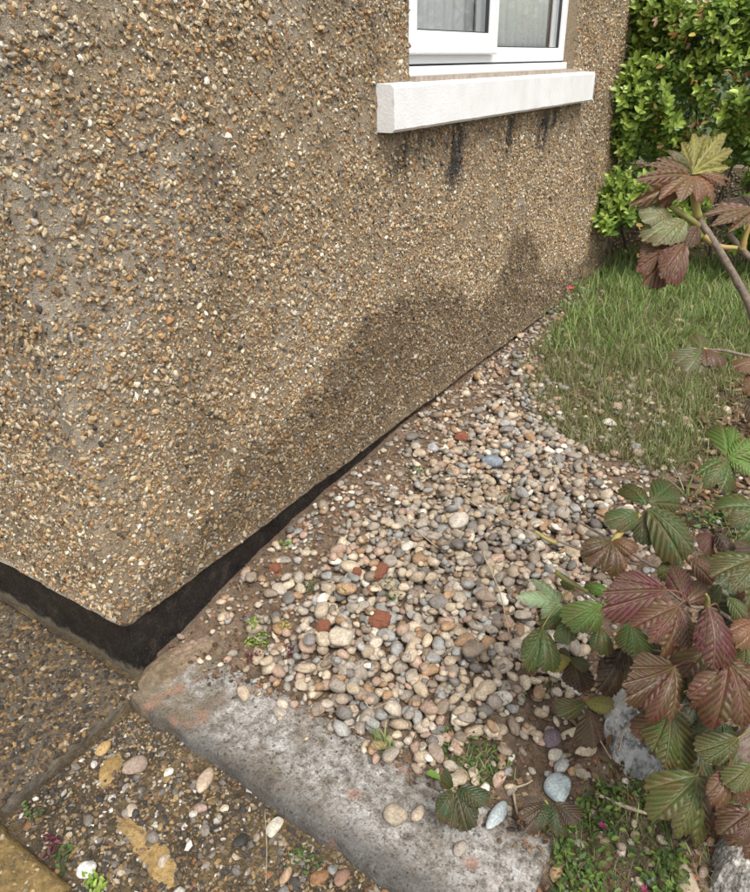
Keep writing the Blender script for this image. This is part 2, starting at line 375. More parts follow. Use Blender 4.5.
t.l(t.b.outputs[0], mx.inputs[1]); t.l(tl.outputs[0], mx.inputs[2]); t.l(mx.outputs[0], t.out.inputs[0]); M_maple = t.m
def plain(name, c1, c2, rough=.6, sc=80):
    t = NT(name); t.base(t.ramp(t.noise(sc, 4, .6), [(.3, c1), (.7, c2)]), rough, .3); return t.m
M_bark = plain('twig_bark', (.10, .075, .055), (.22, .17, .13), .7, 160)
M_sheath = plain('bud_sheath', (.27, .28, .07), (.34, .20, .08), .5, 60)
M_petg = plain('green_petiole', (.18, .22, .06), (.22, .15, .06), .55, 60)
M_petr = plain('red_petiole', (.20, .07, .05), (.16, .10, .05), .5, 60)
M_dry = plain('dry_stem', (.26, .20, .13), (.42, .35, .25), .85, 120)
M_hbr = plain('hedge_branch', (.06, .045, .03), (.13, .09, .06), .85, 90)
M_petal = plain('magenta_petal', (.17, .015, .06), (.26, .03, .10), .7)
M_red = plain('red_petal', (.45, .03, .05), (.6, .08, .10), .6)

# ------------------------------------------------------------------ the setting
ZB = .18      # lower edge of the render
# far ground: one sheet to the horizon, lower than everything built near the house
V = np.array([(-900, -900, -.09), (900, -900, -.09), (900, 900, -.09), (-900, 900, -.09)], float)
tag(link('ground', mesh('ground', V, np.array([[0, 1, 2, 3]])), M_land), kind='structure')
def sheet(name, xs, ys, f, mat, skirt=True):
    X, Y = np.meshgrid(xs, ys); Z = f(X, Y); nx, ny = len(xs), len(ys); Z = np.array(Z); Z[0] -= .06; V = np.stack([X, Y, Z], -1).reshape(-1, 3)
    i = np.arange(nx-1)[None]+np.arange(ny-1)[:, None]*nx
    F = np.stack([i, i+1, i+1+nx, i+nx], -1).reshape(-1, 4)
    o = link(name, mesh(name, V, F, True), mat); tag(o, kind='structure'); return o
gx = lambda x, y: gz(x, y)+.010*(fbm(x*22, y*22, 31)-.5)+.006*(fbm(x*70, y*70, 33)-.5)
bed = sheet('gravel_bed', np.concatenate([np.arange(-.012, 1.8, .018), np.arange(1.8, 6, .15)]), np.concatenate([np.arange(.055, 2.6, .018), np.arange(2.6, 9, .12)]), gx, M_soil)
lowg = sheet('gravel_path', np.concatenate([np.arange(-3, -.8, .1), np.arange(-.8, 1.9, .016), np.arange(1.9, 4, .1)]), np.concatenate([np.arange(-4, -.9, .1), np.arange(-.9, .075, .016)]), lambda x, y: low(x, y)+.008*(fbm(x*40, y*40, 3)-.5), M_low)

# ------------------------------------------------------------------ the house
house = empty('house', (0, 0, 0)); tag(house, 'pebbledashed house corner with black painted base and white framed window', 'house')
RC = .016; LA = math.pi/2*RC
def wpos(u):
    u = np.asarray(u, float)
    a = np.clip((u+LA/2)/LA, 0, 1)*math.pi/2-math.pi/2
    x = -RC+RC*np.cos(a)+np.where(u < -LA/2, u+LA/2, 0); y = RC+RC*np.sin(a)+np.where(u > LA/2, u-LA/2, 0)
    return x, y, np.cos(a), np.sin(a)
def yto_u(y): return y-RC+LA/2
WEND = 3.80
def wdisp(u, z):
    d = .016*(fbm(u*3.2, z*3.2, 51)-.5)+.012*(fbm(u*14, z*14, 52)-.5)+.006*(fbm(u*45, z*45, 53, 2)-.5)
    d = d+.010*np.exp(-(z-ZB)/.05)+.008*np.exp(-((z-ZB-.20)/.07)**2)*np.exp(-(u/.5)**2)
    return d
def wall_pt(u, z, off=0.0):
    x, y, nx, ny = wpos(u); d = wdisp(u, z)+off
    return np.stack([x+nx*d, y+ny*d, z], -1), np.stack([nx, ny, 0*z], -1)
def stains(u, z):
    y = wpos(u)[1]
    top = np.interp(y, [.0, .25, .45, .8, 1.05, 1.35, 1.6, 1.85, 2.05, 2.25, 2.42, 2.55, 2.7, 3.0, 3.8], [.20, .33, .43, .52, .66, .66, .60, .50, .47, .62, .70, .60, .42, .36, .33])
    top = top+.11*(fbm(u*7, z*7, 61)-.5)+.10*(fbm(u*30, z*30, 66)-.5)
    damp = sstep(.03, -.04, z-top)*np.where(u > -.02, 1, 0)*(.62+.5*fbm(u*9, z*9, 67))
    damp = np.maximum(damp, .5*sstep(.62, .75, fbm(u*2.2, z*2.2, 62)))
    blk = 0*y
    for (yy, z0, w, h, s) in ((1.66, 1.07, .050, .10, 1.15), (1.70, 1.02, .03, .06, .8), (2.13, 1.09, .035, .08, .9), (2.52, 1.08, .06, .085, 1.0), (2.64, 1.13, .06, .05, .8), (1.30, 1.10, .04, .06, .7), (1.42, 1.13, .05, .04, .5)):
        blk = np.maximum(blk, s*np.exp(-((y-yy-.02*(z-z0)/.08)/w)**2-((z-z0)/h)**2)*sstep(.25, .5, fbm(u*45, z*16, 63)))
    blk = np.clip(blk*1.5, 0, .95)
    pale = sstep(.56, .72, fbm(u*2.6+3, z*2.6, 64))*.55
    pale = np.maximum(pale, .6*np.exp(-((u+.01)/.07)**2)*sstep(.35, .6, fbm(u*5, z*5, 65)))
    pale = np.maximum(pale, .8*sstep(ZB+.016, ZB+.004, z))
    return damp, blk, pale*(1-.8*damp)
WY0, WY1, WZ0, WZ1 = 1.345, 2.83, 1.306, 2.36     # window opening
us = np.concatenate([np.arange(-3.0, -.8, .15), np.arange(-.8, -LA/2, .016), np.linspace(-LA/2, LA/2, 5), np.arange(LA/2+.014, yto_u(WY0), .016), np.linspace(yto_u(WY0), yto_u(WY1), 92), np.arange(yto_u(WY1)+.016, yto_u(WEND)-.01, .016), [yto_u(WEND)]])
zs = np.concatenate([np.arange(ZB, WZ0-.006, .016), [WZ0], np.arange(WZ0+.016, 1.95, .016), np.linspace(1.95, WZ1, 6), [2.5, 2.75]])
U, Z = np.meshgrid(us, zs); P, Nn = wall_pt(U, Z); d, b, p = stains(U, Z)
nu, nz = len(us), len(zs); i = np.arange(nu-1)[None]+np.arange(nz-1)[:, None]*nu
uc = (us[1:]+us[:-1])/2; zc = (zs[1:]+zs[:-1])/2
UC, ZC = np.meshgrid(uc, zc); keep = ~((UC > yto_u(WY0)) & (UC < yto_u(WY1)) & (ZC > WZ0) & (ZC < WZ1))
F = np.stack([i, i+1, i+1+nu, i+nu], -1)[keep]
# lip under the render and returns at the opening and the far end
V = P.reshape(-1, 3); ext = []; EF = []; EC = []
colsW = np.stack([d, b, p], -1).reshape(-1, 3); nV = len(V)
def strip(idx, off):
    global nV, V, colsW, F
    base = V[idx]; nw = base+off; V = np.concatenate([V, nw]); colsW = np.concatenate([colsW, colsW[idx]])
    k = np.arange(len(idx)-1); F = np.concatenate([F, np.stack([idx[:-1], idx[1:], nV+k+1, nV+k], -1)]); nV += len(idx)
xx, yy, nx, ny = wpos(us); strip(np.arange(nu), -np.stack([nx, ny, 0*nx], -1)*.05)
jc0 = int(np.argmin(abs(us-yto_u(WY0)))); jc1 = int(np.argmin(abs(us-yto_u(WY1)))); jz0 = int(np.argmin(abs(zs-WZ0))); jz1 = int(np.argmin(abs(zs-WZ1)))
for jc in (jc0, jc1): strip(np.arange(jz0, jz1+1)*nu+jc, np.array([-.14, 0, 0]))
for jz in (jz0, jz1): strip(jz*nu+np.arange(jc0, jc1+1), np.array([-.14, 0, 0]))
strip(np.arange(nz)*nu+nu-1, np.array([-3.0, 0, 0]))
wall = link('wall', mesh('wall', V, F, True, cols=colsW), M_render, house)
# stones of the dash
N = 150000
u = rng.uniform(-.85, yto_u(WEND), N); z = rng.uniform(ZB+.004, 1.80, N)
uw0, uw1 = yto_u(1.155), yto_u(2.99)
ok = ~((u > yto_u(WY0)-.003) & (u < yto_u(WY1)+.003) & (z > WZ0-.01)) & ~((u > uw0) & (u < uw1) & (z > 1.172) & (z < 1.31))
bald = fbm(u*5, z*5, 71)*.6+fbm(u*18, z*18, 72)*.4
ok &= rng.random(N) > sstep(.48, .72, bald)*.6
u, z = u[ok], z[ok]; P, Nn = wall_pt(u, z); ok = inview(P, 75); u, z, P, Nn = u[ok], z[ok], P[ok], Nn[ok]
n = len(u); dmp, blk, pale = stains(u, z)
DASH = np.array([(.30, .195, .10), (.35, .255, .15), (.24, .145, .07), (.38, .30, .20), (.46, .40, .30), (.17, .11, .065), (.21, .18, .145), (.12, .10, .08), (.33, .295, .25), (.56, .53, .46), (.31, .16, .07), (.05, .045, .04)])
pr = np.array([.17, .16, .12, .13, .07, .09, .08, .06, .06, .03, .04, .03])
C = DASH[rng.choice(len(DASH), n, p=pr/pr.sum())]*rng.uniform(.8, 1.25, (n, 1))
C = C*np.array([1.24, 1.23, 1.17]); C = C*(1-.50*dmp[:, None]); C = C*(1-blk[:, None]*.9)+.03*blk[:, None]
s = np.clip(rng.lognormal(math.log(.0036), .40, n), .0018, .0092)
S = np.stack([s*rng.uniform(1.0, 1.5, n), s*rng.uniform(.7, 1.05, n), s*rng.uniform(.5, .95, n)], -1)
Zd = Nn+rng.normal(0, .38, (n, 3)); Rm = frames(Zd); off = rng.uniform(-.25, .42, n)*s
P = P+Nn*off[:, None]
parts = []
for k in range(6):
    q = np.arange(n) % 6 == k; parts.append(scatter(GRIT[k], P[q], Rm[q], S[q], C[q], .12))
V, F, Cc = joinarr(parts)
tag(link('pebbledash', mesh('pebbledash', V, F, False, cols=Cc), M_dash, wall), kind='stuff')
# plinth: set back behind the lip
pl = []; us2 = np.concatenate([np.arange(-3, -.7, .2), np.arange(-.7, 3.82, .02)])
zz = np.linspace(-.12, ZB-.001, 14); U, Z = np.meshgrid(us2, zz)
x, y, nx, ny = wpos(U); dd = -.012+.006*(fbm(U*9, Z*14, 81)-.5)+.012*sstep(.06, -.02, Z)*fbm(U*12, Z*12, 83)
V = np.stack([x+nx*dd, y+ny*dd, Z], -1).reshape(-1, 3); nu2 = len(us2); i = np.arange(nu2-1)[None]+np.arange(13)[:, None]*nu2
link('plinth', mesh('plinth', V, np.stack([i, i+1, i+1+nu2, i+nu2], -1).reshape(-1, 4), True), M_bit, house)
# window sill with a slightly worn edge
sy0, sy1, sz0, sz1 = 1.158, 2.985, 1.178, 1.304
ny_ = 90; pr_ = [(-.05, sz0), (.052, sz0), (.06, sz0+.008), (.06, sz1-.010), (.052, sz1-.002), (-.05, sz1+.006)]
V = []; F = []; m = len(pr_)
for j in range(ny_+1):
    y = sy0+(sy1-sy0)*j/ny_
    for (x, z) in pr_: V.append((x+.0022*(vnoise(y*30, z*30, 3)-.5), y, z+.0016*(vnoise(y*25, z*9+x*40, 4)-.5)))
for j in range(ny_):
    for k in range(m): F.append((j*m+k, j*m+(k+1) % m, (j+1)*m+(k+1) % m, (j+1)*m+k))
F = [tuple(reversed(f)) for f in F]
tris = []
for base, rev in ((0, False), (ny_*m, True)):
    for k in range(1, m-1):
        q = (base, base+k, base+k+1); tris.append(q if not rev else q[::-1])
F3 = np.array([t3 for f in F for t3 in ((f[0], f[1], f[2]), (f[0], f[2], f[3]))]+tris)
link('window_sill', mesh('window_sill', np.array(V), F3, False), M_sill, house)
# window
fx = -.045
wz = 1.352
win = box_obj('window', [(fx-.06, fx, WY0+.004, WY0+.050, wz, 2.34), (fx-.06, fx, WY1-.050, WY1-.006, wz, 2.34), (fx-.06, fx, WY0+.050, WY1-.050, wz, wz+.05), (fx-.06, fx, WY0+.050, WY1-.050, 2.29, 2.34), (fx-.06, fx, 2.005, 2.055, wz+.05, 2.29)], M_upvc, house, .004)
box_obj('sub_sill', [(fx-.07, fx+.018, WY0+.003, WY1-.004, WZ0+.012, wz-.006)], M_upvc, win, .003)
box_obj('gasket', [(fx-.05, fx-.008, WY0+.004, WY1-.006, wz-.0065, wz+.0005)], M_gask, win)
box_obj('mortar_bed', [(-.10, .022, WY0+.001, WY1-.001, WZ0-.004, WZ0+.0125)], M_mort, win)
box_obj('sealant', [(fx-.02, fx-.004, WY1-.0065, WY1+.004, wz, 2.33)], M_mort, win)
ss0, ss1, sb = WY0+.022, 2.026, wz+.026
sash = box_obj('sash', [(fx+.002, fx+.026, ss0, ss0+.062, sb, 2.315), (fx+.002, fx+.026, ss1-.062, ss1, sb, 2.315), (fx+.002, fx+.026, ss0+.062, ss1-.062, sb, sb+.066), (fx+.002, fx+.026, ss0+.062, ss1-.062, 2.25, 2.315)], M_upvc, win, .005)
box_obj('pane', [(fx-.006, fx-.002, ss0+.03, ss1-.03, sb+.03, 2.29)], M_glass, win)
box_obj('pane', [(fx-.030, fx-.026, 2.045, WY1-.04, wz+.03, 2.31)], M_glass, win)
box_obj('gasket', [(fx+.001, fx+.014, ss0+.0615, ss0+.066, sb+.062, 2.25), (fx+.001, fx+.014, ss1-.066, ss1-.0615, sb+.062, 2.25), (fx+.001, fx+.014, ss0+.066, ss1-.066, sb+.0655, sb+.070)], M_gask, win)
box_obj('gasket', [(fx-.026, fx-.014, 2.0545, 2.059, wz+.05, 2.29), (fx-.026, fx-.014, WY1-.054, WY1-.0495, wz+.05, 2.29), (fx-.026, fx-.014, 2.059, WY1-.054, wz+.0495, wz+.054)], M_gask, win)
# room behind: floor, ceiling, walls (inner faces)
box_obj('room_wall', [(-3.0, -2.9, .10, 3.7, .3, 2.72), (-2.9, -.30, .08, .12, .3, 2.72), (-2.9, -.30, 3.66, 3.70, .3, 2.72), (-3.0, -.05, .08, 3.70, .24, .30), (-3.0, -.05, .08, 3.70, 2.72, 2.75), (-.30, -.14, .12, WY0-.002, .3, 2.72), (-.30, -.14, WY1+.002, 3.66, .3, 2.72), (-.30, -.14, WY0-.002, WY1+.002, .3, WZ0-.01), (-.30, -.14, WY0-.002, WY1+.002, WZ1+.004, 2.72)], M_plas, house)
# net curtain
for nm, y0, y1, lab, sd_ in (('net_curtain', 1.36, 2.02, 'white net curtain hanging in folds behind the left window pane', 1), ('net_curtain', 2.05, 2.82, 'white net curtain hanging in folds behind the right window pane', 2)):
    ys = np.linspace(y0, y1, 200); X = -.128+.006*np.sin(ys*95+2*np.sin(ys*11+sd_))+.012*(fbm(ys*9, ys*0, 90+sd_)-.5)
    V = np.concatenate([np.stack([X, ys, 0*ys+1.30], -1), np.stack([X*.985, ys, 0*ys+2.38], -1)]); k = np.arange(199)
    o = link(nm, mesh(nm, V, np.stack([k, k+1, k+201, k+200], -1), True), M_curt); sm = o.modifiers.new('s', 'SOLIDIFY'); sm.thickness = .0015
    tag(o, lab, 'curtain', 'net curtains in the window')

# ------------------------------------------------------------------ paving slabs at lower left, kerb
def slab(name, x0, x1, y0, y1, ztop, th, mat, seed, amp=.004, rag=.006, cell=.012):
    nx = max(2, int((x1-x0)/cell)); ny = max(2, int((y1-y0)/cell)); xs = np.linspace(x0, x1, nx+1); ys = np.linspace(y0, y1, ny+1)
    X, Y = np.meshgrid(xs, ys); E = np.minimum(np.minimum(X-x0, x1-X), np.minimum(Y-y0, y1-Y))
    Zt = ztop+amp*2*(fbm(X*9, Y*9, seed)-.5)+amp*1.2*(fbm(X*45, Y*45, seed+1)-.5)-.010*np.clip(1-E/.014, 0, 1)**2
    Xr = X+rag*(fbm(Y*22, X*3, seed+2)-.5)*2*((X < x0+1e-6) | (X > x1-1e-6)); Yr = Y+rag*(fbm(X*22, Y*3, seed+3)-.5)*2*((Y < y0+1e-6) | (Y > y1-1e-6))
    V = np.stack([Xr, Yr, Zt], -1).reshape(-1, 3); m = nx+1; i = np.arange(nx)[None]+np.arange(ny)[:, None]*m
    F = np.stack([i, i+1, i+1+m, i+m], -1).reshape(-1, 4)
    ring = np.concatenate([np.arange(m), np.arange(1, ny+1)*m+nx, ny*m+np.arange(nx-1, -1, -1), np.arange(ny-1, 0, -1)*m])
    n0 = len(V); B = V[ring].copy(); B[:, 2] = ztop-th; V = np.concatenate([V, B]); k = np.arange(len(ring)); k2 = (k+1) % len(ring)
    F = np.concatenate([F, np.stack([ring[k2], ring[k], n0+k, n0+k2], -1)])
    return link(name, mesh(name, V, F, True), mat), (lambda x, y: ztop+amp*2*(fbm(x*9, y*9, seed)-.5))
def aggregate(parent, n, x0, x1, y0, y1, zf, pal, pr, smin, smax, sink=.3, flat=.35):
    x = rng.uniform(x0, x1, n); y = rng.uniform(y0, y1, n); P = np.stack([x, y, zf(x, y)], -1)
    ok = inview(P, 90); x, y, P = x[ok], y[ok], P[ok]; n = len(x)
    s = np.clip(rng.lognormal(math.log((smin*smax)**.5), .4, n), smin, smax); C = pal[rng.choice(len(pal), n, p=pr/pr.sum())]*rng.uniform(.75, 1.25, (n, 1))
    S = np.stack([s*rng.uniform(1, 1.5, n), s*rng.uniform(.7, 1, n), s*rng.uniform(.45, .8, n)], -1); P[:, 2] += rng.uniform(-sink, sink*.9, n)*S[:, 2]
    Rm = rand_rot(n, flat); V, F, Cc = joinarr([scatter(GRIT[k], P[k::6], Rm[k::6], S[k::6], C[k::6], .1) for k in range(6)])
    o = link('aggregate', mesh('aggregate', V, F, False, cols=Cc), M_grit, parent); tag(o, kind='stuff'); return o
AGG = np.array([1.1, 1.0, .86])*np.array([(.035, .031, .027), (.10, .075, .047), (.16, .11, .055), (.21, .15, .08), (.27, .23, .17), (.07, .048, .03), (.40, .36, .30), (.11, .10, .085)])
AP = np.array([.26, .2, .16, .11, .045, .15, .02, .09])
s1, zf1 = slab('paving_slab', -.88, .024, -.388, -.008, .0, .045, M_slab, 201)
tag(s1, 'dark exposed aggregate paving slab beside the black house base', 'paving slab', 'paving slabs at the house front')
aggregate(s1, 5800, -.87, .024, -.390, -.014, zf1, AGG, AP, .0026, .0085)
s2, zf2 = slab('paving_slab', -.62, .285, -.85, -.412, -.003, .045, M_slabY, 211, .004, .008)
tag(s2, 'ochre stained paving slab cut by the bottom left corner', 'paving slab', 'paving slabs at the house front')
aggregate(s2, 2200, -.6, .275, -.84, -.42, zf2, np.array([(.22, .15, .07), (.28, .2, .1), (.13, .1, .06), (.36, .29, .19)]), np.array([.35, .3, .2, .15]), .002, .006)
kerb, zfk = slab('kerb_slab', .046, 1.035, -.064, .142, .034, .075, M_kerb, 221, .007, .010, .008)
kv = kerb.data.vertices; ka = np.empty(len(kv)*3, np.float32); kv.foreach_get('co', ka); ka = ka.reshape(-1, 3)
ka[:, 1] -= .042*ka[:, 0]*np.clip((.142-ka[:, 1])/.206, 0, 1); kv.foreach_set('co', ka.ravel()); kerb.data.update()   # the kerb runs slightly askew
tag(kerb, 'long lichen spotted concrete kerb running out from the house corner', 'kerb')

# ------------------------------------------------------------------ gravel, dropped stone by stone onto a height map
CEL = .004; HX0, HY0 = -.05, .0; HW, HH = 380, 900
HMx, HMy = np.meshgrid(HX0+(np.arange(HW)+.5)*CEL, HY0+(np.arange(HH)+.5)*CEL)
HM = np.maximum(gz(HMx, HMy), -1)
kz = .034+.0*HMx; HM = np.where((HMy < .142) & (HMx < 1.035), np.maximum(HM, kz), HM)
def gpoly(pts): return [tuple(ground(*p)[:2]) for p in pts]
DENSE = gpoly([(262, 700), (300, 640), (322, 590), (352, 540), (420, 500), (450, 450), (485, 405), (520, 355), (532, 360), (538, 405), (566, 450), (608, 505), (640, 580), (560, 620), (520, 690), (470, 735), (400, 762), (350, 755), (330, 715)])
WALLSTRIP = gpoly([(215, 640), (185, 610), (330, 488), (420, 412), (545, 318), (552, 330), (440, 470), (340, 550), (290, 650)])
PCOL = np.array([(.26, .225, .185), (.33, .265, .19), (.42, .35, .26), (.28, .18, .105), (.15, .135, .12), (.32, .225, .17), (.25, .245, .23), (.54, .50, .43), (.21, .165, .125), (.36, .31, .25)])
PPR = np.array([.19, .15, .12, .07, .08, .09, .10, .035, .10, .09])
def drop(x, y, S, Rm, emb=.25):
    """rest an ellipsoid on the height map; returns centre z and updates the map"""
    A = Rm@np.diag(S**2)@Rm.T
    rx, ry, rz = math.sqrt(A[0, 0]), math.sqrt(A[1, 1]), math.sqrt(A[2, 2])
    i0 = max(0, int((x-rx-HX0)/CEL)); i1 = min(HW, int((x+rx-HX0)/CEL)+2); j0 = max(0, int((y-ry-HY0)/CEL)); j1 = min(HH, int((y+ry-HY0)/CEL)+2)
    if i1 <= i0 or j1 <= j0: return None
    X = HMx[j0:j1, i0:i1]-x; Y = HMy[j0:j1, i0:i1]-y
    q = 1-((X/rx)**2+(Y/ry)**2); m = q > 0
    if not m.any(): return None
    hz = rz*np.sqrt(np.clip(q, 0, 1)); h = HM[j0:j1, i0:i1]
    return (h+hz)[m], hz, m, (j0, j1, i0, i1), rz
def settle(x, y, S, Rm, k=.80):
    r = drop(x, y, S, Rm)
    if r is None: return None
    c = r[0]; z = np.quantile(c, k); return z, r
peb = []
def lay(npts, smin, smax, mu, sig, dens, tries, flat=.28, k=.80):
    cnt = 0; g = 0
    while cnt < npts and g < npts*8:
        g += 1; best = None
        s = float(np.clip(rng.lognormal(math.log(mu), sig), smin, smax)); S = np.array([s*rng.uniform(1.0, 1.45), s*rng.uniform(.8, 1.02), s*rng.uniform(.55, .82)]); Rm = rand_rot(1, flat)[0]
        for _ in range(tries):
            x = rng.uniform(.0, 1.30); y = rng.uniform(.06, 3.4)
            if x < S[0]*.9 or rng.random() > dens(x, y): continue
            r = settle(x, y, S, Rm, k)
            if r is None: continue
            g0 = r[0]-float(gz(x, y))
            if best is None or g0 < best[0]: best = (g0, x, y, r)
        if best is None: continue
        _, x, y, (z, r) = best; j0, j1, i0, i1 = r[3]; h = HM[j0:j1, i0:i1]
        HM[j0:j1, i0:i1] = np.where(r[2], np.maximum(h, z+r[1]*.95), h)
        peb.append((x, y, z, S, Rm)); cnt += 1
def fuzzy(x, y, sg, poly): return bool(inpoly(np.array(x+rng.normal(0, sg)), np.array(y+rng.normal(0, sg)), poly))
def d_dense(x, y):
    if x < .12+.10*float(fbm(np.array(y*4), np.array(.5), 8)) and y > .35: return .05
    if y < .145 and x < 1.03 and rng.random() < .6: return 0.0
    return float(np.interp(y, [1.0, 1.5, 2.4], [1, .6, .3])) if fuzzy(x, y, .06, DENSE) else 0.0
def d_edge(x, y):
    if inpoly(np.array(x), np.array(y), DENSE): return .2
    if x > 1.02-.05*y: return .12
    if y < .13 and x < 1.03: return .03
    if x < .18: return .35
    if y > 2.4: return .3
    return .7
def d_all(x, y):
    if inpoly(np.array(x), np.array(y), DENSE): return .5
    if y < .12 and x < 1.03: return .05
    return 1.0 if inpoly(np.array(x), np.array(y), WALLSTRIP) else .4
lay(2200, .005, .012, .0075, .28, d_all, 1, k=.55)
lay(1800, .0075, .021, .0124, .28, d_dense, 8, k=.48)
lay(900, .0075, .024, .0126, .33, d_dense, 8, .35, k=.48)
lay(1100, .005, .021, .0092, .38, d_edge, 1, k=.5)
n = len(peb)
P = np.array([p[:3] for p in peb]); S = np.array([p[3] for p in peb]); Rm = np.array([p[4] for p in peb])
C = PCOL[rng.choice(len(PCOL), n, p=PPR/PPR.sum())]*rng.uniform(.95, 1.35, (n, 1))*np.array([1.0, .985, .96])
hx = np.clip(((P[:, 0]-HX0)/CEL).astype(int), 0, HW-1); hy = np.clip(((P[:, 1]-HY0)/CEL).astype(int), 0, HH-1)
vis = (P[:, 2]+S[:, 2]*.8 > HM[hy, hx]-.004) & inview(P, 0)
q = proj(P); area = np.where(vis, S[:, 0]*S[:, 1]/q[:, 2]**2, 0)
top = set(np.argsort(-area)[:300].tolist())
pm = [mesh('pebble', V, F, True) for V, F in PEB]
for m_ in pm: m_.materials.append(M_pebO)
for k, i in enumerate(sorted(top)):
    o = bpy.data.objects.new('pebble', pm[k % 8]); col.objects.link(o); o.parent = bed
    o.matrix_world = Matrix.Translation(Vector(P[i])) @ Matrix(Rm[i].tolist()).to_4x4() @ Matrix.Diagonal((*S[i], 1)); o.color = (*C[i], 1)
rest = np.array([i for i in range(n) if i not in top])
PEB0 = [pebble_template(0, k+60, .6) for k in range(6)]
fine = vis[rest] & (S[rest, 0] > .0085); parts = []
for k in range(6):
    r_ = rest[fine][k::6]; parts.append(scatter(PEB1[k], P[r_], Rm[r_], S[r_]*1.04, C[r_]))
    r_ = rest[~fine][k::6]; parts.append(scatter(PEB0[k], P[r_], Rm[r_], S[r_]*1.08, C[r_]))
V, F, Cc = joinarr(parts); tag(link('gravel', mesh('gravel', V, F, True, cols=Cc), M_peb, bed), kind='stuff')
# fine grit and crumbs on the soil
def grit(parent, n, x0, x1, y0, y1, zf, dens, pal, pr, mu, sg, smin, smax, nm='grit'):
    x = rng.uniform(x0, x1, n); y = rng.uniform(y0, y1, n); ok = rng.random(n) < dens(x, y); x, y = x[ok], y[ok]
    P = np.stack([x, y, zf(x, y)], -1); ok = inview(P, 80); P = P[ok]; n = len(P)
    s = np.clip(rng.lognormal(math.log(mu), sg, n), smin, smax); C = pal[rng.choice(len(pal), n, p=pr/pr.sum())]*rng.uniform(.7, 1.25, (n, 1))
    S = np.stack([s*rng.uniform(1, 1.5, n), s*rng.uniform(.7, 1, n), s*rng.uniform(.5, .85, n)], -1); P[:, 2] += S[:, 2]*rng.uniform(-.1, .7, n)
    Rm = rand_rot(n, .5); V, F, Cc = joinarr([scatter(GRIT[k], P[k::6], Rm[k::6], S[k::6], C[k::6], .1) for k in range(6)])
    tag(link(nm, mesh(nm, V, F, False, cols=Cc), M_grit, parent), kind='stuff')
BROWN = np.array([(.16, .095, .05), (.22, .14, .08), (.10, .06, .035), (.30, .22, .14), (.26, .12, .06), (.40, .35, .28), (.07, .05, .035)])
BP = np.array([.22, .2, .16, .12, .12, .06, .12])
def dg(x, y):
    d = .45+.55*inpoly(x, y, WALLSTRIP); d = np.where(inpoly(x, y, DENSE), .15, d); d = np.where(y > 2.2, d*.35, d)
    return np.where((y < .145) & (x < 1.03), .9*sstep(.06, .13, y+.10*(fbm(x*8, y*8, 4)-.5)), d)
def zmix(x, y): return np.where((y < .142) & (x < 1.035), .037, gx(x, y))
grit(bed, 40000, .005, 1.45, .03, 3.3, zmix, dg, BROWN, BP, .0038, .4, .0018, .010)
LOWC = np.array([(.09, .068, .045), (.15, .105, .055), (.25, .17, .08), (.05, .045, .04), (.30, .25, .18), (.17, .145, .12), (.46, .42, .36), (.20, .105, .05)])
LP = np.array([.2, .18, .14, .14, .09, .12, .05, .08])
dl = lambda x, y: np.where((x < .034) & (y > -.4), 0, np.where((x < .29) & (y < -.405), 0, .55+.45*fbm(x*7, y*7, 77)))
grit(lowg, 23000, .02, 1.35, -.62, -.07, low, dl, LOWC, LP, .0036, .40, .0018, .010)
# larger pebbles on the lower path: parts of it
pos = rng.uniform((.05, -.55), (1.1, -.115), (150, 2)); kq = 0
for (x, y) in pos:
    if (x < .30 and y < -.40) or fbm(x*7, y*7, 77) < .40: continue
    s = float(np.clip(rng.lognormal(math.log(.0085), .3), .006, .015)); o = bpy.data.objects.new('pebble', pm[kq % 8]); kq += 1; col.objects.link(o); o.parent = lowg
    o.matrix_world = Matrix.Translation((x, y, float(low(x, y))+s*.35)) @ Matrix(rand_rot(1, .3)[0].tolist()).to_4x4() @ Matrix.Diagonal((s*rng.uniform(1, 1.4), s, s*.7, 1))
    c = (PCOL if rng.random() < .5 else LOWC)[rng.integers(8)]*rng.uniform(.8, 1.2); o.color = (*c, 1)

# named stones that stand out
def surf(x, y):
    i = int(np.clip((x-HX0)/CEL, 0, HW-1)); j = int(np.clip((y-HY0)/CEL, 0, HH-1)); return float(HM[j, i])
def feature(px, py, wpx, hpx, c, label, name='pebble', cat='stone', rot=0, f=None, k=0, mat=None, flat=.7, me=None, lift=.5):
    f = f or (lambda x, y: np.vectorize(surf)(x, y))
    g = ground(px, py, f); d = float((g-CAM)@fw); s = d/FPX
    a = wpx*s/2; b = hpx*s/2/.75
    o = bpy.data.objects.new(name, me or pm[k % 8]); col.objects.link(o)
    h = min(a, b)*flat
    o.matrix_world = Matrix.Translation((g[0], g[1], g[2]+h*lift)) @ Matrix.Rotation(R(rot)+YAW*-1*0, 4, 'Z') @ Matrix.Diagonal((a, b, h, 1)); o.color = (*c, 1)
    tag(o, label, cat); return o
GRP = dict()
LAY = lambda x, y: low(x, y)+.004
KZ = lambda x, y: zfk(x, y)
feature(492, 464, 21, 13, (.20, .23, .26), 'smooth blue grey oval pebble, the largest one below the wall', rot=10, k=1)
feature(434, 449, 13, 13, (.36, .36, .34), 'pale round pebble lying on brown soil near the wall', k=2)
feature(458, 524, 19, 20, (.50, .44, .36), 'cream rounded pebble larger than the gravel around it', k=3)
feature(342, 640, 24, 19, (.48, .41, .31), 'large cream pebble beside the orange brick piece', k=4)
feature(558, 790, 25, 25, (.34, .39, .39), 'round pale blue grey stone above the patch of weeds', k=5, f=gz)
feature(497, 817, 15, 27, (.38, .42, .42), 'upright oval pale grey pebble at the kerb end', k=6, f=lambda x, y: np.where(x < 1.035, .044, gz(x, y)))
feature(396, 818, 25, 17, (.30, .25, .18), 'tan oblong pebble resting on the concrete kerb', rot=55, k=7, f=KZ)
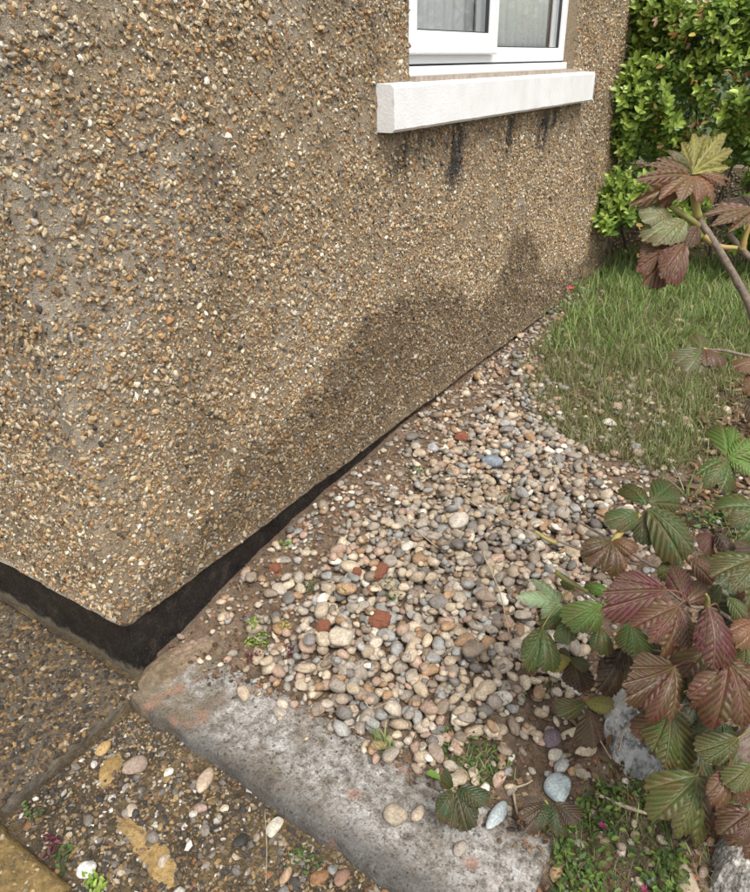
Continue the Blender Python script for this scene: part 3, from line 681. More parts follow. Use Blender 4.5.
feature(418, 815, 11, 15, (.42, .34, .25), 'small buff pebble next to the tan one on the kerb', k=1, f=KZ)
feature(460, 849, 11, 16, (.34, .29, .24), 'small pinkish grey pebble at the kerb lower end', k=2, f=KZ)
feature(205, 783, 15, 21, (.42, .32, .23), 'smooth buff pebble on dark grit below the kerb', rot=20, k=3, f=LAY)
feature(88, 872, 18, 15, (.56, .54, .50), 'white pebble among green weeds near the ochre slab', k=4, f=LAY)
feature(275, 828, 13, 18, (.50, .46, .37), 'pale cream pebble on grit in front of the kerb', k=5, f=LAY)
feature(136, 768, 20, 18, (.28, .21, .16), 'brownish pebble beside the yellow mortar lump', k=6, f=LAY)
feature(103, 751, 13, 13, (.42, .28, .12), 'small ochre stone near the slab joint', k=7, f=LAY)
feature(285, 877, 10, 14, (.36, .24, .15), 'orange tan pebble at the bottom edge', k=0, f=LAY)
feature(342, 878, 13, 17, (.22, .13, .09), 'reddish brown pebble at the bottom edge near the kerb', k=2, f=LAY)
feature(551, 742, 20, 17, (.15, .11, .12), 'dark plum coloured stone on bare soil by the rock', k=3, f=gz)
feature(556, 757, 14, 14, (.42, .38, .31), 'cream stone just below the dark plum stone', k=4, f=gz)
feature(572, 734, 9, 26, (.46, .39, .28), 'long pale stone lying left of the grey rock', rot=-35, k=5, f=gz)
feature(586, 752, 13, 18, (.40, .33, .24), 'buff stone between the long pale stone and the rock', rot=-30, k=6, f=gz)
feature(573, 691, 20, 9, (.50, .48, .44), 'white stone partly under the bronze leaves', k=7, f=gz)
feature(602, 840, 16, 11, (.30, .20, .14), 'pinkish brown stone among the weeds', rot=-20, k=1, f=gz)
feature(582, 775, 18, 10, (.30, .26, .19), 'flat tan stone right of the round grey stone', k=2, f=gz)
feature(556, 875, 13, 15, (.30, .19, .10), 'orange brown stone at the bottom beside the weeds', k=3, f=gz)
# broken brick pieces: chipped blocks
def brick_mesh(k):
    V, F = ico(2); r = np.random.default_rng(300+k); V = np.sign(V)*np.abs(V)**.62; V = V/np.abs(V).max()
    V = V*(1+.16*r.normal(size=(len(V), 1))*.5)
    for _ in range(3):
        n = r.normal(size=3); n /= np.linalg.norm(n); d = V@n-1.0; V = V-np.where(d > 0, d, 0)[:, None]*n
    return mesh('brick_piece', V, F, False)
bmsh = [brick_mesh(k) for k in range(4)]
for m_ in bmsh: m_.materials.append(M_brick)
for i, (px, py, w, h, rot, lab) in enumerate([(380, 623, 24, 17, 15, 'orange red brick fragment in the gravel beside a cream pebble'), (380, 573, 12, 22, 5, 'upright chip of red brick among grey pebbles'), (323, 629, 16, 13, 30, 'rounded red brick chip left of the large cream pebble'), (275, 570, 13, 9, 0, 'small red brick chip close to the black base'), (461, 439, 15, 10, 10, 'dark red brick bit on the soil below the wall'), (357, 573, 10, 8, 20, 'small orange brick crumb left of the upright chip')]):
    feature(px, py, w*.92, h*.92, (1, 1, 1), lab, 'brick_piece', 'brick', rot, me=bmsh[i % 4], lift=.5)
# yellow mortar lumps pressed into the lower path
def lump(name, poly, th, f, mat, seed, label, cat, zoff=0.0, jag=.004, tilt=None, bulge=.35):
    W = np.array([ground(p[0], p[1], f) for p in poly]); c = W.mean(0); n = 64
    L = crom(np.vstack([W, W[:1]]), 8); rings = []; m = len(L)-1; L = L[:m]
    tl = np.linspace(0, 1, 8)
    V = []; 
    for t_ in tl:
        sc = 1-.98*t_; hgt = th*(1-(1-t_)**3.2)
        Q = c+(L-c)*sc; Q[:, 2] = np.array([float(f(a[0], a[1])) for a in Q])-.008*(t_ == 0)+hgt*(1+bulge*2*(fbm(Q[:, 0]*26, Q[:, 1]*26, seed)-.5)) + zoff
        Q[:, :2] += jag*(np.stack([fbm(Q[:, 0]*60, Q[:, 1]*60, seed+1), fbm(Q[:, 0]*60, Q[:, 1]*60, seed+2)], -1)-.5)*2
        if tilt is not None: Q[:, 2] += (Q[:, :2]-c[:2])@np.array(tilt)*t_
        V.append(Q)
    V = np.concatenate(V); F = [[j*m+k, j*m+(k+1) % m, (j+1)*m+(k+1) % m, (j+1)*m+k] for j in range(len(tl)-1) for k in range(m)]
    o = link(name, mesh(name, V, np.array(F), False), mat); tag(o, label, cat); return o
lump('mortar_lump', [(96, 786), (101, 765), (117, 751), (124, 760), (118, 776), (104, 790)], .007, low, M_yel, 401, 'small yellow mortar lump near the slab joint', 'mortar')
lump('mortar_lump', [(112, 822), (122, 812), (150, 832), (172, 852), (182, 880), (170, 895), (152, 880), (140, 858)], .006, low, M_yel, 405, 'long yellow mortar strip crossing the dark grit', 'mortar', jag=.012, bulge=.9)
lump('mortar_fillet', [(137, 683), (146, 668), (172, 648), (212, 634), (222, 642), (205, 662), (178, 684), (152, 698)], .026, lambda x, y: .018+0*x, M_fil, 421, 'tan mortar fillet at the foot of the black house corner', 'mortar', jag=.006, bulge=.5)
lump('grey_rock', [(600, 712), (606, 700), (616, 698), (622, 722), (634, 722), (655, 738), (664, 772), (650, 782), (632, 780), (614, 758)], .075, gz, M_rock, 411, 'jagged pale grey rock under the maple leaves', 'rock', jag=.014, tilt=(-.30, .6), bulge=.8)
lump('granite_block', [(708, 892), (712, 848), (728, 830), (760, 826), (790, 850), (795, 910), (740, 935)], .07, gz, M_gran, 415, 'speckled granite block in the bottom right corner', 'rock', jag=.004)
lump('sandstone_lump', [(672, 868), (680, 858), (692, 872), (700, 900), (690, 915), (678, 900)], .02, gz, M_dry, 417, 'long tan stone half hidden left of the granite block', 'stone')

# ------------------------------------------------------------------ grass
def blades(name, n, xr, yr, dens, lmin, lmax, w, cols, label, cat='grass', lean=.35, zf=gz, parent=None, cull=60, curl=.8, kind='stuff'):
    x = rng.uniform(*xr, n); y = rng.uniform(*yr, n); ok = rng.random(n) < dens(x, y); x, y = x[ok], y[ok]
    P = np.stack([x, y, zf(x, y)], -1); ok = inview(P, cull); P = P[ok]; n = len(P)
    L = rng.uniform(lmin, lmax, n)*rng.uniform(.6, 1.1, n); az = rng.uniform(0, 2*np.pi, n); le = np.abs(rng.normal(0, lean, n)); cu = rng.uniform(.2, 1, n)*curl
    W = w*rng.uniform(.6, 1.3, n); C = cols[rng.integers(len(cols), size=n)]*rng.uniform(.7, 1.3, (n, 1))
    hd = np.stack([np.cos(az), np.sin(az), 0*az], -1); sd_ = np.stack([-np.sin(az), np.cos(az), 0*az], -1); ts = np.linspace(0, 1, 5)
    V = np.zeros((n, 9, 3)); ang = le.copy(); Q = P.copy()-np.array([0, 0, .004])
    for k, t_ in enumerate(ts):
        if k: ang = ang+cu/4*(.4+t_); Q = Q+(hd*np.sin(ang)[:, None]+np.array([0, 0, 1.])*np.cos(ang)[:, None])*(L/4)[:, None]
        ww = (W*(1-t_**1.7)*.5)[:, None]
        if k < 4: V[:, 2*k] = Q-sd_*ww; V[:, 2*k+1] = Q+sd_*ww
        else: V[:, 8] = Q
    f = np.array([(0, 1, 3), (0, 3, 2), (2, 3, 5), (2, 5, 4), (4, 5, 7), (4, 7, 6), (6, 7, 8)])
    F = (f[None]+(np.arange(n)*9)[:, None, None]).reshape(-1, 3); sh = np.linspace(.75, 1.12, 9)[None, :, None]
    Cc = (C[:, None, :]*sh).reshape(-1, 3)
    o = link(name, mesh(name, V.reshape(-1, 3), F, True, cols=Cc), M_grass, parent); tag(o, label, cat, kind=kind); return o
GREEN = np.array([(.14, .21, .06), (.17, .25, .07), (.21, .29, .09), (.11, .17, .05), (.27, .32, .12), (.33, .33, .17)])
STRAW = np.array([(.20, .21, .08), (.26, .23, .11), (.14, .18, .055), (.32, .28, .17), (.11, .15, .045), (.20, .15, .09), (.17, .21, .07)])
LAWN = gpoly([(547, 318), (560, 285), (605, 250), (700, 240), (790, 235), (800, 330), (740, 360), (640, 350), (585, 345), (550, 345)])
MID = gpoly([(552, 330), (600, 318), (770, 325), (745, 380), (712, 420), (690, 470), (640, 505), (600, 480), (570, 440), (538, 405), (530, 365)])
def jit(x, sg): return x+rng.normal(0, sg, x.shape)
def d_lawn(x, y): return np.where((x < .14) & (y < 2.85), .03, 1)*np.where(inpoly(jit(x, .12), jit(y, .16), LAWN), 1.0, .10*inpoly(x, y, MID))*(.15+1.1*sstep(.25, .6, fbm(x*6, y*6, 15)))
def d_mid(x, y): return np.where(inpoly(jit(x, .05), jit(y, .08), MID), .5+.7*sstep(.3, .6, fbm(x*5, y*5, 16)), .35*inpoly(x, y, LAWN))
blades('tall_grass', 80000, (-.02, 2.6), (2.3, 5.2), d_lawn, .05, .17, .0052, np.concatenate([GREEN, GREEN, GREEN*np.array([.9, 1.1, .8]), STRAW[:2]]), 'lush long green grass at the foot of the hedge', lean=.75, curl=1.3)
blades('dry_grass', 84000, (.1, 1.3), (1.55, 3.5), d_mid, .03, .10, .0034, STRAW, 'thin yellowing grass creeping over the gravel path', lean=1.0, curl=1.2)
RIDGE = gpoly([(660, 480), (640, 470), (665, 415), (690, 390), (700, 400), (690, 450)])
blades('grass_edge', 9000, (.5, 1.4), (1.4, 3.0), lambda x, y: 1.0*inpoly(x, y, RIDGE), .06, .12, .0032, np.concatenate([GREEN, STRAW[:3]]), 'upright grass tufts along the edge of the planting bed', lean=.4)
def tuft(px, py, n, L, label, name='grass_tuft', cols=GREEN, spread=.02, f=None, w=.0035):
    f = f or (lambda x, y: np.vectorize(surf)(x, y))
    g = ground(px, py, f); o = None
    return blades(name, n, (g[0]-spread, g[0]+spread), (g[1]-spread, g[1]+spread), lambda x, y: np.exp(-((x-g[0])**2+(y-g[1])**2)/(spread*.6)**2), L*.6, L, w, cols, label, lean=.55, zf=lambda x, y: 0*x+g[2], cull=300, kind=None)
for (px, py, n, L, sp, f, lab) in [(385, 742, 140, .05, .03, None, 'small grass tuft between the pebbles and the kerb'), (358, 853, 60, .035, .02, low, 'bright green tuft in front of the kerb'), (545, 832, 36, .07, .012, gz, 'pale upright grass shoot beside the round grey stone'), (540, 690, 70, .06, .05, gz, 'thin grass in the gravel under the hanging green leaves'), (480, 772, 420, .05, .08, gz, 'green grass clump at the right end of the gravel'), (690, 500, 60, .16, .03, gz, 'long pale blades beside the drooping green leaves'), (735, 545, 160, .10, .09, gz, 'grass behind the bronze leaves at the right edge'), (640, 790, 130, .07, .08, gz, 'long thin blades over the weeds near the rock'), (700, 870, 70, .05, .05, gz, 'yellow green shoots beside the granite block'), (450, 470, 40, .03, .03, None, 'little tuft beside the pale round pebble'), (345, 590, 40, .03, .03, None, 'short sprouts between pebbles left of the brick chip'), (300, 860, 40, .03, .03, low, 'few green blades on the dark grit')]:
    tuft(px, py, n, L, lab, spread=sp, f=f)
# ------------------------------------------------------------------ small leafy weeds (ground cover)
def oval(nv=8, fold=.15):
    t = np.linspace(0, 2*np.pi, nv, endpoint=False); x = .5+.5*np.cos(t); y = .24*np.sin(t)*(1-.3*np.cos(t)); z = fold*np.abs(y)*1.5-.12*(x-.4)**2
    V = np.concatenate([[(0.45, 0, -.02)], np.stack([x, y, z], -1)]); F = np.array([(0, 1+k, 1+(k+1) % nv) for k in range(nv)]); return V, F
OVAL = oval()
def leafcloud(name, px, py, rx, ry, n, size, cols, label, f=gz, zmax=.02, parent=None, cat='weed', kind='stuff', poly=None):
    if poly is None:
        g = ground(px, py, f); a = rng.uniform(0, 2*np.pi, n); r = np.sqrt(rng.uniform(0, 1, n)); x = g[0]+rx*r*np.cos(a); y = g[1]+ry*r*np.sin(a)
    else:
        pa = np.array(poly); x = rng.uniform(pa[:, 0].min(), pa[:, 0].max(), n); y = rng.uniform(pa[:, 1].min(), pa[:, 1].max(), n); ok = inpoly(x, y, poly) & (rng.random(n) < sstep(.3, .6, fbm(x*12, y*12, 41))+.1); x, y = x[ok], y[ok]
    n = len(x); P = np.stack([x, y, f(x, y)+rng.uniform(.001, zmax, n)], -1); Rm = rand_rot(n, .45); s = size*rng.uniform(.5, 1.3, n)
    C = cols[rng.integers(len(cols), size=n)]*rng.uniform(.7, 1.3, (n, 1)); V, F, Cc = scatter(OVAL, P, Rm, np.stack([s, s, s], -1), C)
    o = link(name, mesh(name, V, F, True, cols=Cc), M_weed, parent); tag(o, label, cat, kind=kind); return o
WG = np.array([(.055, .10, .025), (.075, .135, .03), (.09, .16, .04), (.12, .18, .05), (.06, .085, .03), (.10, .09, .04)])
SED = np.array([(.20, .30, .05), (.26, .36, .07), (.14, .24, .04)]); PUR = np.array([(.14, .03, .05), (.18, .05, .07), (.09, .03, .035)]); YEL = np.array([(.42, .36, .10), (.36, .32, .10)])
SURF = lambda x, y: np.vectorize(surf)(x, y)
COVER = gpoly([(556, 892), (552, 850), (572, 806), (600, 786), (640, 785), (668, 815), (684, 850), (690, 892), (660, 930), (550, 930)])
leafcloud('ground_weeds', 0, 0, 0, 0, 2900, .0135, np.concatenate([WG, SED[:2]*.7]), 'mat of small leafy green weeds at the bottom beside the round stone', poly=COVER, zmax=.028)
blades('weed_stems', 2200, (.9, 1.35), (.02, .42), lambda x, y: 1.0*inpoly(x, y, COVER), .03, .08, .002, np.concatenate([WG, STRAW[:2]]), 'thin stems and blades growing through the weed mat', cat='weed', lean=.7)
for a in [(258, 638, .035, .03, 90, .010, SED, 'bright lime green stonecrop cushion beside the kerb', SURF), (286, 546, .015, .02, 30, .010, SED, 'small lime sprig near the black base', SURF), (284, 628, .014, .012, 24, .010, YEL, 'small yellow sprig above the lime stonecrop', SURF), (253, 657, .022, .012, 28, .010, PUR, 'purple leaved sprig left below the stonecrop', SURF), (289, 655, .014, .012, 22, .010, PUR, 'purple leaved sprig right below the stonecrop', SURF), (312, 588, .02, .02, 26, .012, WG, 'small green weed between grey pebbles', SURF), (388, 598, .04, .03, 40, .010, WG, 'green creeping weed right of the upright brick chip', SURF), (415, 478, .03, .03, 40, .012, WG, 'green weed on the brown soil below the wall', SURF), (505, 505, .03, .02, 30, .011, WG, 'green weed in the middle of the gravel', SURF), (480, 480, .05, .03, 20, .010, WG, 'sparse weed under the blue grey pebble', SURF), (605, 382, .07, .05, 70, .014, np.array([(.16, .22, .15), (.12, .18, .11)]), 'grey green low weed in the dry grass', gz), (64, 858, .02, .018, 46, .012, WG, 'green weed beside the ochre slab', LAY), (52, 848, .02, .015, 30, .012, PUR, 'purple leaved weed beside the ochre slab', LAY), (95, 885, .025, .012, 40, .012, SED, 'lime weed below the white pebble', LAY), (33, 815, .03, .012, 30, .011, WG, 'tiny weeds in the slab joint', LAY), (135, 700, .02, .02, 22, .009, WG, 'tiny weeds at the corner where slab meets kerb', LAY), (160, 712, .015, .02, 16, .009, PUR, 'reddish seedlings in the gap beside the kerb', LAY), (305, 862, .04, .02, 34, .010, WG, 'small green weeds on the grit in front of the kerb', LAY), (475, 755, .09, .06, 320, .010, WG, 'weeds spreading over the gravel end of the kerb', gz), (524, 690, .05, .04, 90, .009, np.concatenate([WG, PUR]), 'mixed green and red seedlings in the gravel', gz), (570, 780, .05, .04, 60, .008, np.concatenate([PUR, STRAW[:2]]), 'brownish litter leaves around the round grey stone', gz), (560, 292, .10, .05, 120, .022, WG, 'broad green leaves at the wall foot near the lawn', gz), (640, 240, .3, .08, 160, .02, WG, 'dark low leaves at the hedge foot', gz), (680, 520, .08, .06, 120, .02, WG, 'green leaves on the bed behind the drooping leaves', gz), (735, 520, .10, .12, 260, .022, WG, 'fresh green leaves at the right edge of the bed', gz), (745, 560, .08, .08, 120, .020, WG, 'low leaves behind the bronze foliage', gz)]:
    leafcloud('weed_sprig', *a[:7], a[7], f=a[8], zmax=.018, kind=None)
def d_lit(x, y): return np.where(inpoly(x, y, DENSE), .3, np.where((y < .14) & (x < 1.03), .1, .7))
blades('plant_litter', 5200, (.02, 1.5), (.1, 3.4), d_lit, .012, .045, .0022, np.array([(.30, .24, .15), (.22, .15, .09), (.12, .075, .045), (.40, .34, .24)]), 'dry straw and plant litter strewn over the soil', cat='litter', lean=1.5, curl=.5, zf=lambda x, y: np.vectorize(surf)(x, y)+.004)
DEAD = np.array([(.16, .09, .05), (.22, .13, .07), (.10, .06, .04), (.28, .20, .12), (.07, .045, .03)])
BEDP = gpoly([(690, 470), (700, 420), (735, 370), (800, 360), (800, 560), (700, 560), (660, 540)])
leafcloud('dead_leaves', 0, 0, 0, 0, 2200, .032, DEAD, 'brown dead leaves covering the planting bed at right', poly=BEDP, zmax=.02, cat='leaves')
BEDL = gpoly([(600, 790), (560, 760), (545, 720), (590, 690), (680, 600), (800, 600), (820, 930), (700, 930), (680, 830)])
leafcloud('dead_leaves', 0, 0, 0, 0, 1500, .020, DEAD*.8, 'brown leaf bits on the soil under the maple sapling', poly=BEDL, zmax=.012, cat='leaves')
# single round leaf
for (px, py, s, c, lab) in [(427, 773, .024, (.16, .28, .05), 'single round lime green leaf on the kerb edge')]:
    g = ground(px, py, lambda x, y: 0*x+.05); V = OVAL[0]*s*1.4; o = link('round_leaf', mesh('round_leaf', V, OVAL[1], True, cols=np.tile(np.array(c), (len(V), 1))), M_weed); o.location = g+np.array([0, 0, .006]); tag(o, lab, 'leaf')
# flowers
def flower(px, py, d, size, mat, label):
    g = ground(px, py, gz); top_ = at(px, py, float((g-CAM)@fw)-d) if g[0] > .05 else np.array([.05, 3.02, .245]); base = np.array([top_[0], top_[1]+.01, float(gz(top_[0], top_[1]))])
    e = empty('wild_flower', base); tag(e, label, 'flower'); place(tube_obj('stem', [tube([base, (base+top_)/2+np.array([.003, 0, 0]), top_], .0012, .0008, 5)], M_petg), e)
    for k in range(6):
        V = OVAL[0]*size; me = mesh('petal', V, OVAL[1], True); o = link('petal', me, mat); o.matrix_world = Matrix.Translation(Vector(top_)) @ Matrix.Rotation(k*math.pi/3, 4, 'Z') @ Matrix.Rotation(-.5, 4, 'Y'); m0 = o.matrix_world.copy(); place(o, e)
flower(602, 826, .03, .009, M_petal, 'magenta flower among the weeds at the bottom')
flower(644, 890, .03, .008, M_petal, 'magenta flower at the very bottom edge')
flower(551, 297, .06, .030, M_red, 'small red flower at the wall foot where the lawn begins')
# dry stems and sticks on the gravel
def stick(pts, r0, r1, label, lift=.006, name='dry_stem', cat='twig', f=None, arch=0):
    f = f or SURF; W = [ground(p[0], p[1], f)+np.array([0, 0, lift+arch*math.sin(math.pi*i/(len(pts)-1))]) for i, p in enumerate(pts)]
    o = tube_obj(name, [tube(W, r0, r1, 6, 6, .12)], M_dry); tag(o, label, cat)
stick([(453, 483), (470, 505), (500, 520), (530, 537)], .0028, .0018, 'thin dry stem curving across the pebbles towards the bud', .014)
stick([(545, 460), (560, 452), (577, 447)], .0048, .0035, 'short grey stick on the gravel near the dry grass', .010)
stick([(528, 480), (530, 470), (537, 460)], .002, .0015, 'curled dry stalk beside the short grey stick', .012)
stick([(482, 556), (497, 590), (505, 620), (513, 662)], .0022, .0014, 'long thin straw lying down the gravel by the green leaves', .014)
stick([(513, 795), (516, 812), (520, 830)], .003, .0022, 'short pale stalk standing left of the grass shoot', .008, f=gz)
stick([(512, 792), (525, 788), (532, 784)], .0025, .0018, 'broken pale twig above the short stalk', .012, f=gz)
stick([(594, 800), (630, 815), (668, 826)], .004, .003, 'brown twig running over the weeds under the bronze leaves', .020, f=gz)
stick([(575, 705), (598, 745), (610, 765)], .002, .0013, 'thin straw beside the grey rock', .02, f=gz)
stick([(400, 520), (430, 545), (440, 552)], .002, .0012, 'thin straw on the pebbles below the wall', .012)
stick([(265, 812), (267, 850), (266, 885)], .0012, .001, 'upright pale straw on the grit near the bottom', .006, f=low)
stick([(615, 770), (622, 745), (640, 742)], .0016, .001, 'green stalk bent over the grey rock', .06, f=gz)
stick([(365, 705), (372, 712), (390, 705)], .0012, .001, 'short straw at the edge of the kerb gravel', .012)

# ------------------------------------------------------------------ hedge and low wall at the far end
bw = box_obj('boundary_wall', [(-3.0, 1.1, 4.32, 4.50, -.08, .75)], M_render); tag(bw, 'low pebbledashed wall in the dark under the hedge', 'wall')
x = rng.uniform(-.25, .8, 2600); z = rng.uniform(.17, .74, 2600); s = rng.uniform(.004, .009, 2600)
V, F, Cc = scatter(GRIT[1], np.stack([x, 0*x+4.318, z], -1), frames(np.tile([0, -1., 0], (2600, 1))+rng.normal(0, .3, (2600, 3))), np.stack([s*1.3, s, s*.7], -1), DASH[rng.integers(9, size=2600)])
tag(link('pebbledash', mesh('pebbledash', V, F, False, cols=Cc), M_dash, bw), kind='stuff')
hedge = empty('hedge', (1.2, 4.2, .15)); tag(hedge, 'dense green privet hedge beyond the end of the house wall', 'hedge')
def sprig(seed):
    r = np.random.default_rng(seed); Vv = []; Fv = []; Cv = []; o = 0; npair = r.integers(4, 7); L = r.uniform(.08, .13)
    for k in range(npair):
        h = L*(k+.6)/npair; s = .052*(1.05-.5*(k/npair))*r.uniform(.8, 1.15)
        for sgn in (0, 1):
            az = k*1.57+sgn*math.pi+r.uniform(-.3, .3); el = .25+.75*k/npair+r.uniform(-.15, .15)
            M = np.array(Matrix.Rotation(az, 3, 'Z') @ Matrix.Rotation(-el, 3, 'Y')); W = (OVAL[0]*np.array([s, s*1.05, s]))@M.T+np.array([0, 0, h])
            Vv.append(W); Fv.append(OVAL[1]+o); o += len(W); g = k/npair
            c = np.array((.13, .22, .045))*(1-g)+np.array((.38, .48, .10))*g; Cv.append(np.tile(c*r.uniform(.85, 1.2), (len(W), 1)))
    tv, tf = tube([(0, 0, -.08), (0, 0, 0), (.004, 0, L*.9)], .0016, .0009, 4, 2); tf = fixdegen(tv, tf)
    Vv.append(tv); Fv.append(tf+o); Cv.append(np.tile(np.array((.10, .11, .04)), (len(tv), 1)))
    return np.concatenate(Vv), np.concatenate(Fv), np.concatenate(Cv)
SPR = [sprig(500+k) for k in range(6)]
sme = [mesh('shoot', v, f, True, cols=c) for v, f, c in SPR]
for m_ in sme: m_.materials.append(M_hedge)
HX = (-.10, 2.6)
def hfront(x, z):   # front surface of the hedge
    return 3.74+.26*(fbm(x*2.6, z*2.6, 91)-.5)*2+.10*(fbm(x*8, z*8, 92)-.5)+.35*sstep(.6, .3, z)*sstep(.15, .5, x)-.05*sstep(0.6, 2.2, x)-.20*sstep(.45, .05, x)*sstep(1.45, 1.1, z)
ns = 0; cand = []
for _ in range(6000):
    x = rng.uniform(-.16, 2.4); z = rng.uniform(.32, 2.05)
    if fbm(x*5, z*5, 94) < .48: continue
    y = float(hfront(x, z))+rng.uniform(-.02, .10)
    if x < .06 and y < WEND+.02: x = .05+rng.uniform(0, .05)
    cand.append((x, y, z))
cand = np.array(cand); vs = inview(cand, 30); cand = cand[vs][:1100]
for k, (x, y, z) in enumerate(cand[:300]):
    o = bpy.data.objects.new('shoot', sme[k % 6]); col.objects.link(o); s = rng.uniform(.8, 1.35)
    dz = Vector((rng.normal(0, .4)-(.2 if x < .2 else 0), -.75+rng.normal(0, .35), .75+rng.normal(0, .3))).normalized()
    M = Matrix.Translation((x, y, z)) @ dz.to_track_quat('Z', 'Y').to_matrix().to_4x4() @ Matrix.Rotation(rng.uniform(0, 6.28), 4, 'Z') @ Matrix.Scale(s, 4)
    o.matrix_world = M; place(o, hedge)
rs = cand[300:]; nr_ = len(rs); parts = []
for k in range(6):
    q = rs[k::6]; m = len(q); Zd = np.stack([rng.normal(0, .4, m), -.75+rng.normal(0, .35, m), .75+rng.normal(0, .3, m)], -1); v, f, c = SPR[k]; s = rng.uniform(.8, 1.3, m)
    VV, FF, _ = scatter((v, f), q, frames(Zd), np.stack([s, s, s], -1)); parts.append((VV, FF, np.tile(c, (m, 1))*np.repeat(rng.uniform(.8, 1.2, (m, 1)), len(v), 0)))
# inner leaves, coloured darker than the shoots, as mature leaves; some yellow and brown
n = 16000; x = rng.uniform(-.14, 2.5, n); z = rng.uniform(.26, 2.1, n); y = hfront(x, z)+np.abs(rng.normal(0, .18, n))+.04; ok = (fbm(x*5, z*5, 94)+.12*rng.random(n) > .49) & ~((x < .05) & (y < WEND+.03)); x, y, z = x[ok], y[ok], z[ok]; P = np.stack([x, y, z], -1)
ok = inview(P, 60); P = P[ok]; n = len(P); s = rng.uniform(.024, .046, n)
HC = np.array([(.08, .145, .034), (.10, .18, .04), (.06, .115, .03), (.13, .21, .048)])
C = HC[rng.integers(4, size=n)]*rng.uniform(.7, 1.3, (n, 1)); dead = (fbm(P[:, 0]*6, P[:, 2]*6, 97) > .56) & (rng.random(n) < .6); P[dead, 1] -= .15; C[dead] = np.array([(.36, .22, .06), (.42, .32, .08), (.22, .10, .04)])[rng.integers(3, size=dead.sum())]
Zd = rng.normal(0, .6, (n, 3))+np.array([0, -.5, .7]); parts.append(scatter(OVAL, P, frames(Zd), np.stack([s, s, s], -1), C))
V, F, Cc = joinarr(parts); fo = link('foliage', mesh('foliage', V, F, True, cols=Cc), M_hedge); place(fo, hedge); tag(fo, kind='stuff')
for k in range(26):
    x0 = rng.uniform(.05, 2.3); y0 = 4.15+rng.uniform(-.1, .2); p = [(x0, y0, .1)]; xx_, yy_ = x0, y0
    for j in range(1, 6): xx_ += rng.normal(0, .07); yy_ += rng.normal(-.03, .04); p.append((xx_, yy_, .1+j*.38))
    b_ = tube_obj('branch', [tube(p, .010, .003, 6, 4)]+[tube([p[j], (p[j][0]+rng.normal(0, .14), p[j][1]-.16, p[j][2]+.16), (p[j][0]+rng.normal(0, .22), p[j][1]-.30, p[j][2]+.32)], .004, .0015, 5, 4) for j in range(1, 5)], M_hbr); place(b_, hedge)
# back foliage mass that closes the view through the hedge
n = 7000; P = np.stack([rng.uniform(-.4, 2.8, n), rng.uniform(4.55, 4.85, n), rng.uniform(.05, 2.3, n)], -1); s = rng.uniform(.05, .08, n)
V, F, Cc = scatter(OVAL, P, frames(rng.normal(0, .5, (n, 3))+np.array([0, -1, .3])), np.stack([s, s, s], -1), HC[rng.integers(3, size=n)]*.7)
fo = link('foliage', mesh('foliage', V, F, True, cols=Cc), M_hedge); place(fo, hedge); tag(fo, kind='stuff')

# ------------------------------------------------------------------ sycamore maple saplings
def maple(seed, opn=1.0, droop=.8, fold=.2, pleat=.020, sinus=.62):
    r = np.random.default_rng(seed); lob = [(0, 1.0), (.86*opn, .90), (-.86*opn, .90*r.uniform(.92, 1.05)), (1.75*opn, .58), (-1.75*opn, .56)]
    nth, nr = 150, 26; lim = min(2.9, 2.35*opn+.25); th = np.linspace(-lim, lim, nth)
    D = np.stack([th-a for a, _ in lob]); Ls = np.array([l for _, l in lob])[:, None]
    rr = Ls*np.clip(1-sinus*(np.abs(D)/(.60*max(opn, .55)))**1.2, .0, 1)
    rr = rr*(1+.022*np.sin(np.abs(D)*40)+.035*(np.abs(((np.abs(D)*6) % 1)-.5)-.25)); rmax = rr.max(0); own = rr.argmax(0)
    rmax = np.maximum(rmax, .05); edge = sstep(lim, lim-.35, np.abs(th)); rmax = rmax*(.35+.65*edge)
    tt = np.linspace(0, 1, nr)**.9
    TH, TT = np.meshgrid(th, tt); RHO = TT*rmax[None]; OWN = np.tile(own, (nr, 1)); DL = TH-np.array([a for a, _ in lob])[OWN]
    s = RHO*np.cos(DL); w = np.abs(RHO*np.sin(DL)); lam = .115
    ph = (s-w*.85)/lam; puff = np.abs(np.sin(np.pi*ph)); z = pleat*puff*sstep(.0, .05, w)+.10*w*sstep(0, .2, RHO)-.55*w*w
    z = z+.03*(fbm(RHO*np.cos(TH)*4+seed, RHO*np.sin(TH)*4, seed)-.5)*TT
    vein = np.exp(-(w/.011)**2); crease = np.exp(-((np.abs(ph-np.round(ph))*lam)/.014)**2)*sstep(0, .03, w)
    rim = TT**5
    a = droop*RHO*(1+.25*np.sin(TH*2+r.uniform(0, 6))); a = np.clip(a, 1e-4, 2.4); dr = max(droop, 1e-3)
    rad = np.sin(a)/dr+np.sin(a)*z; zz = -(1-np.cos(a))/dr+np.cos(a)*z
    X = rad*np.cos(TH); Y = rad*np.sin(TH); cf, sf = math.cos(fold), math.sin(fold)
    Z2 = zz-np.abs(Y)*sf; Y = Y*cf
    V = np.stack([X, Y, Z2], -1).reshape(-1, 3); i = np.arange(nth-1)[None]+np.arange(nr-1)[:, None]*nth
    F = np.stack([i, i+1, i+1+nth, i+nth], -1).reshape(-1, 4)[:, ::-1]
    tip = float(X[:, nth//2].max()), float(Z2[-1, nth//2])
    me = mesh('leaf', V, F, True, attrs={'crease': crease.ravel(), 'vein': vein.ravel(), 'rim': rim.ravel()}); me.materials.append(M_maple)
    tipv = V.reshape(nr, nth, 3)[-1, nth//2]
    return me, tipv
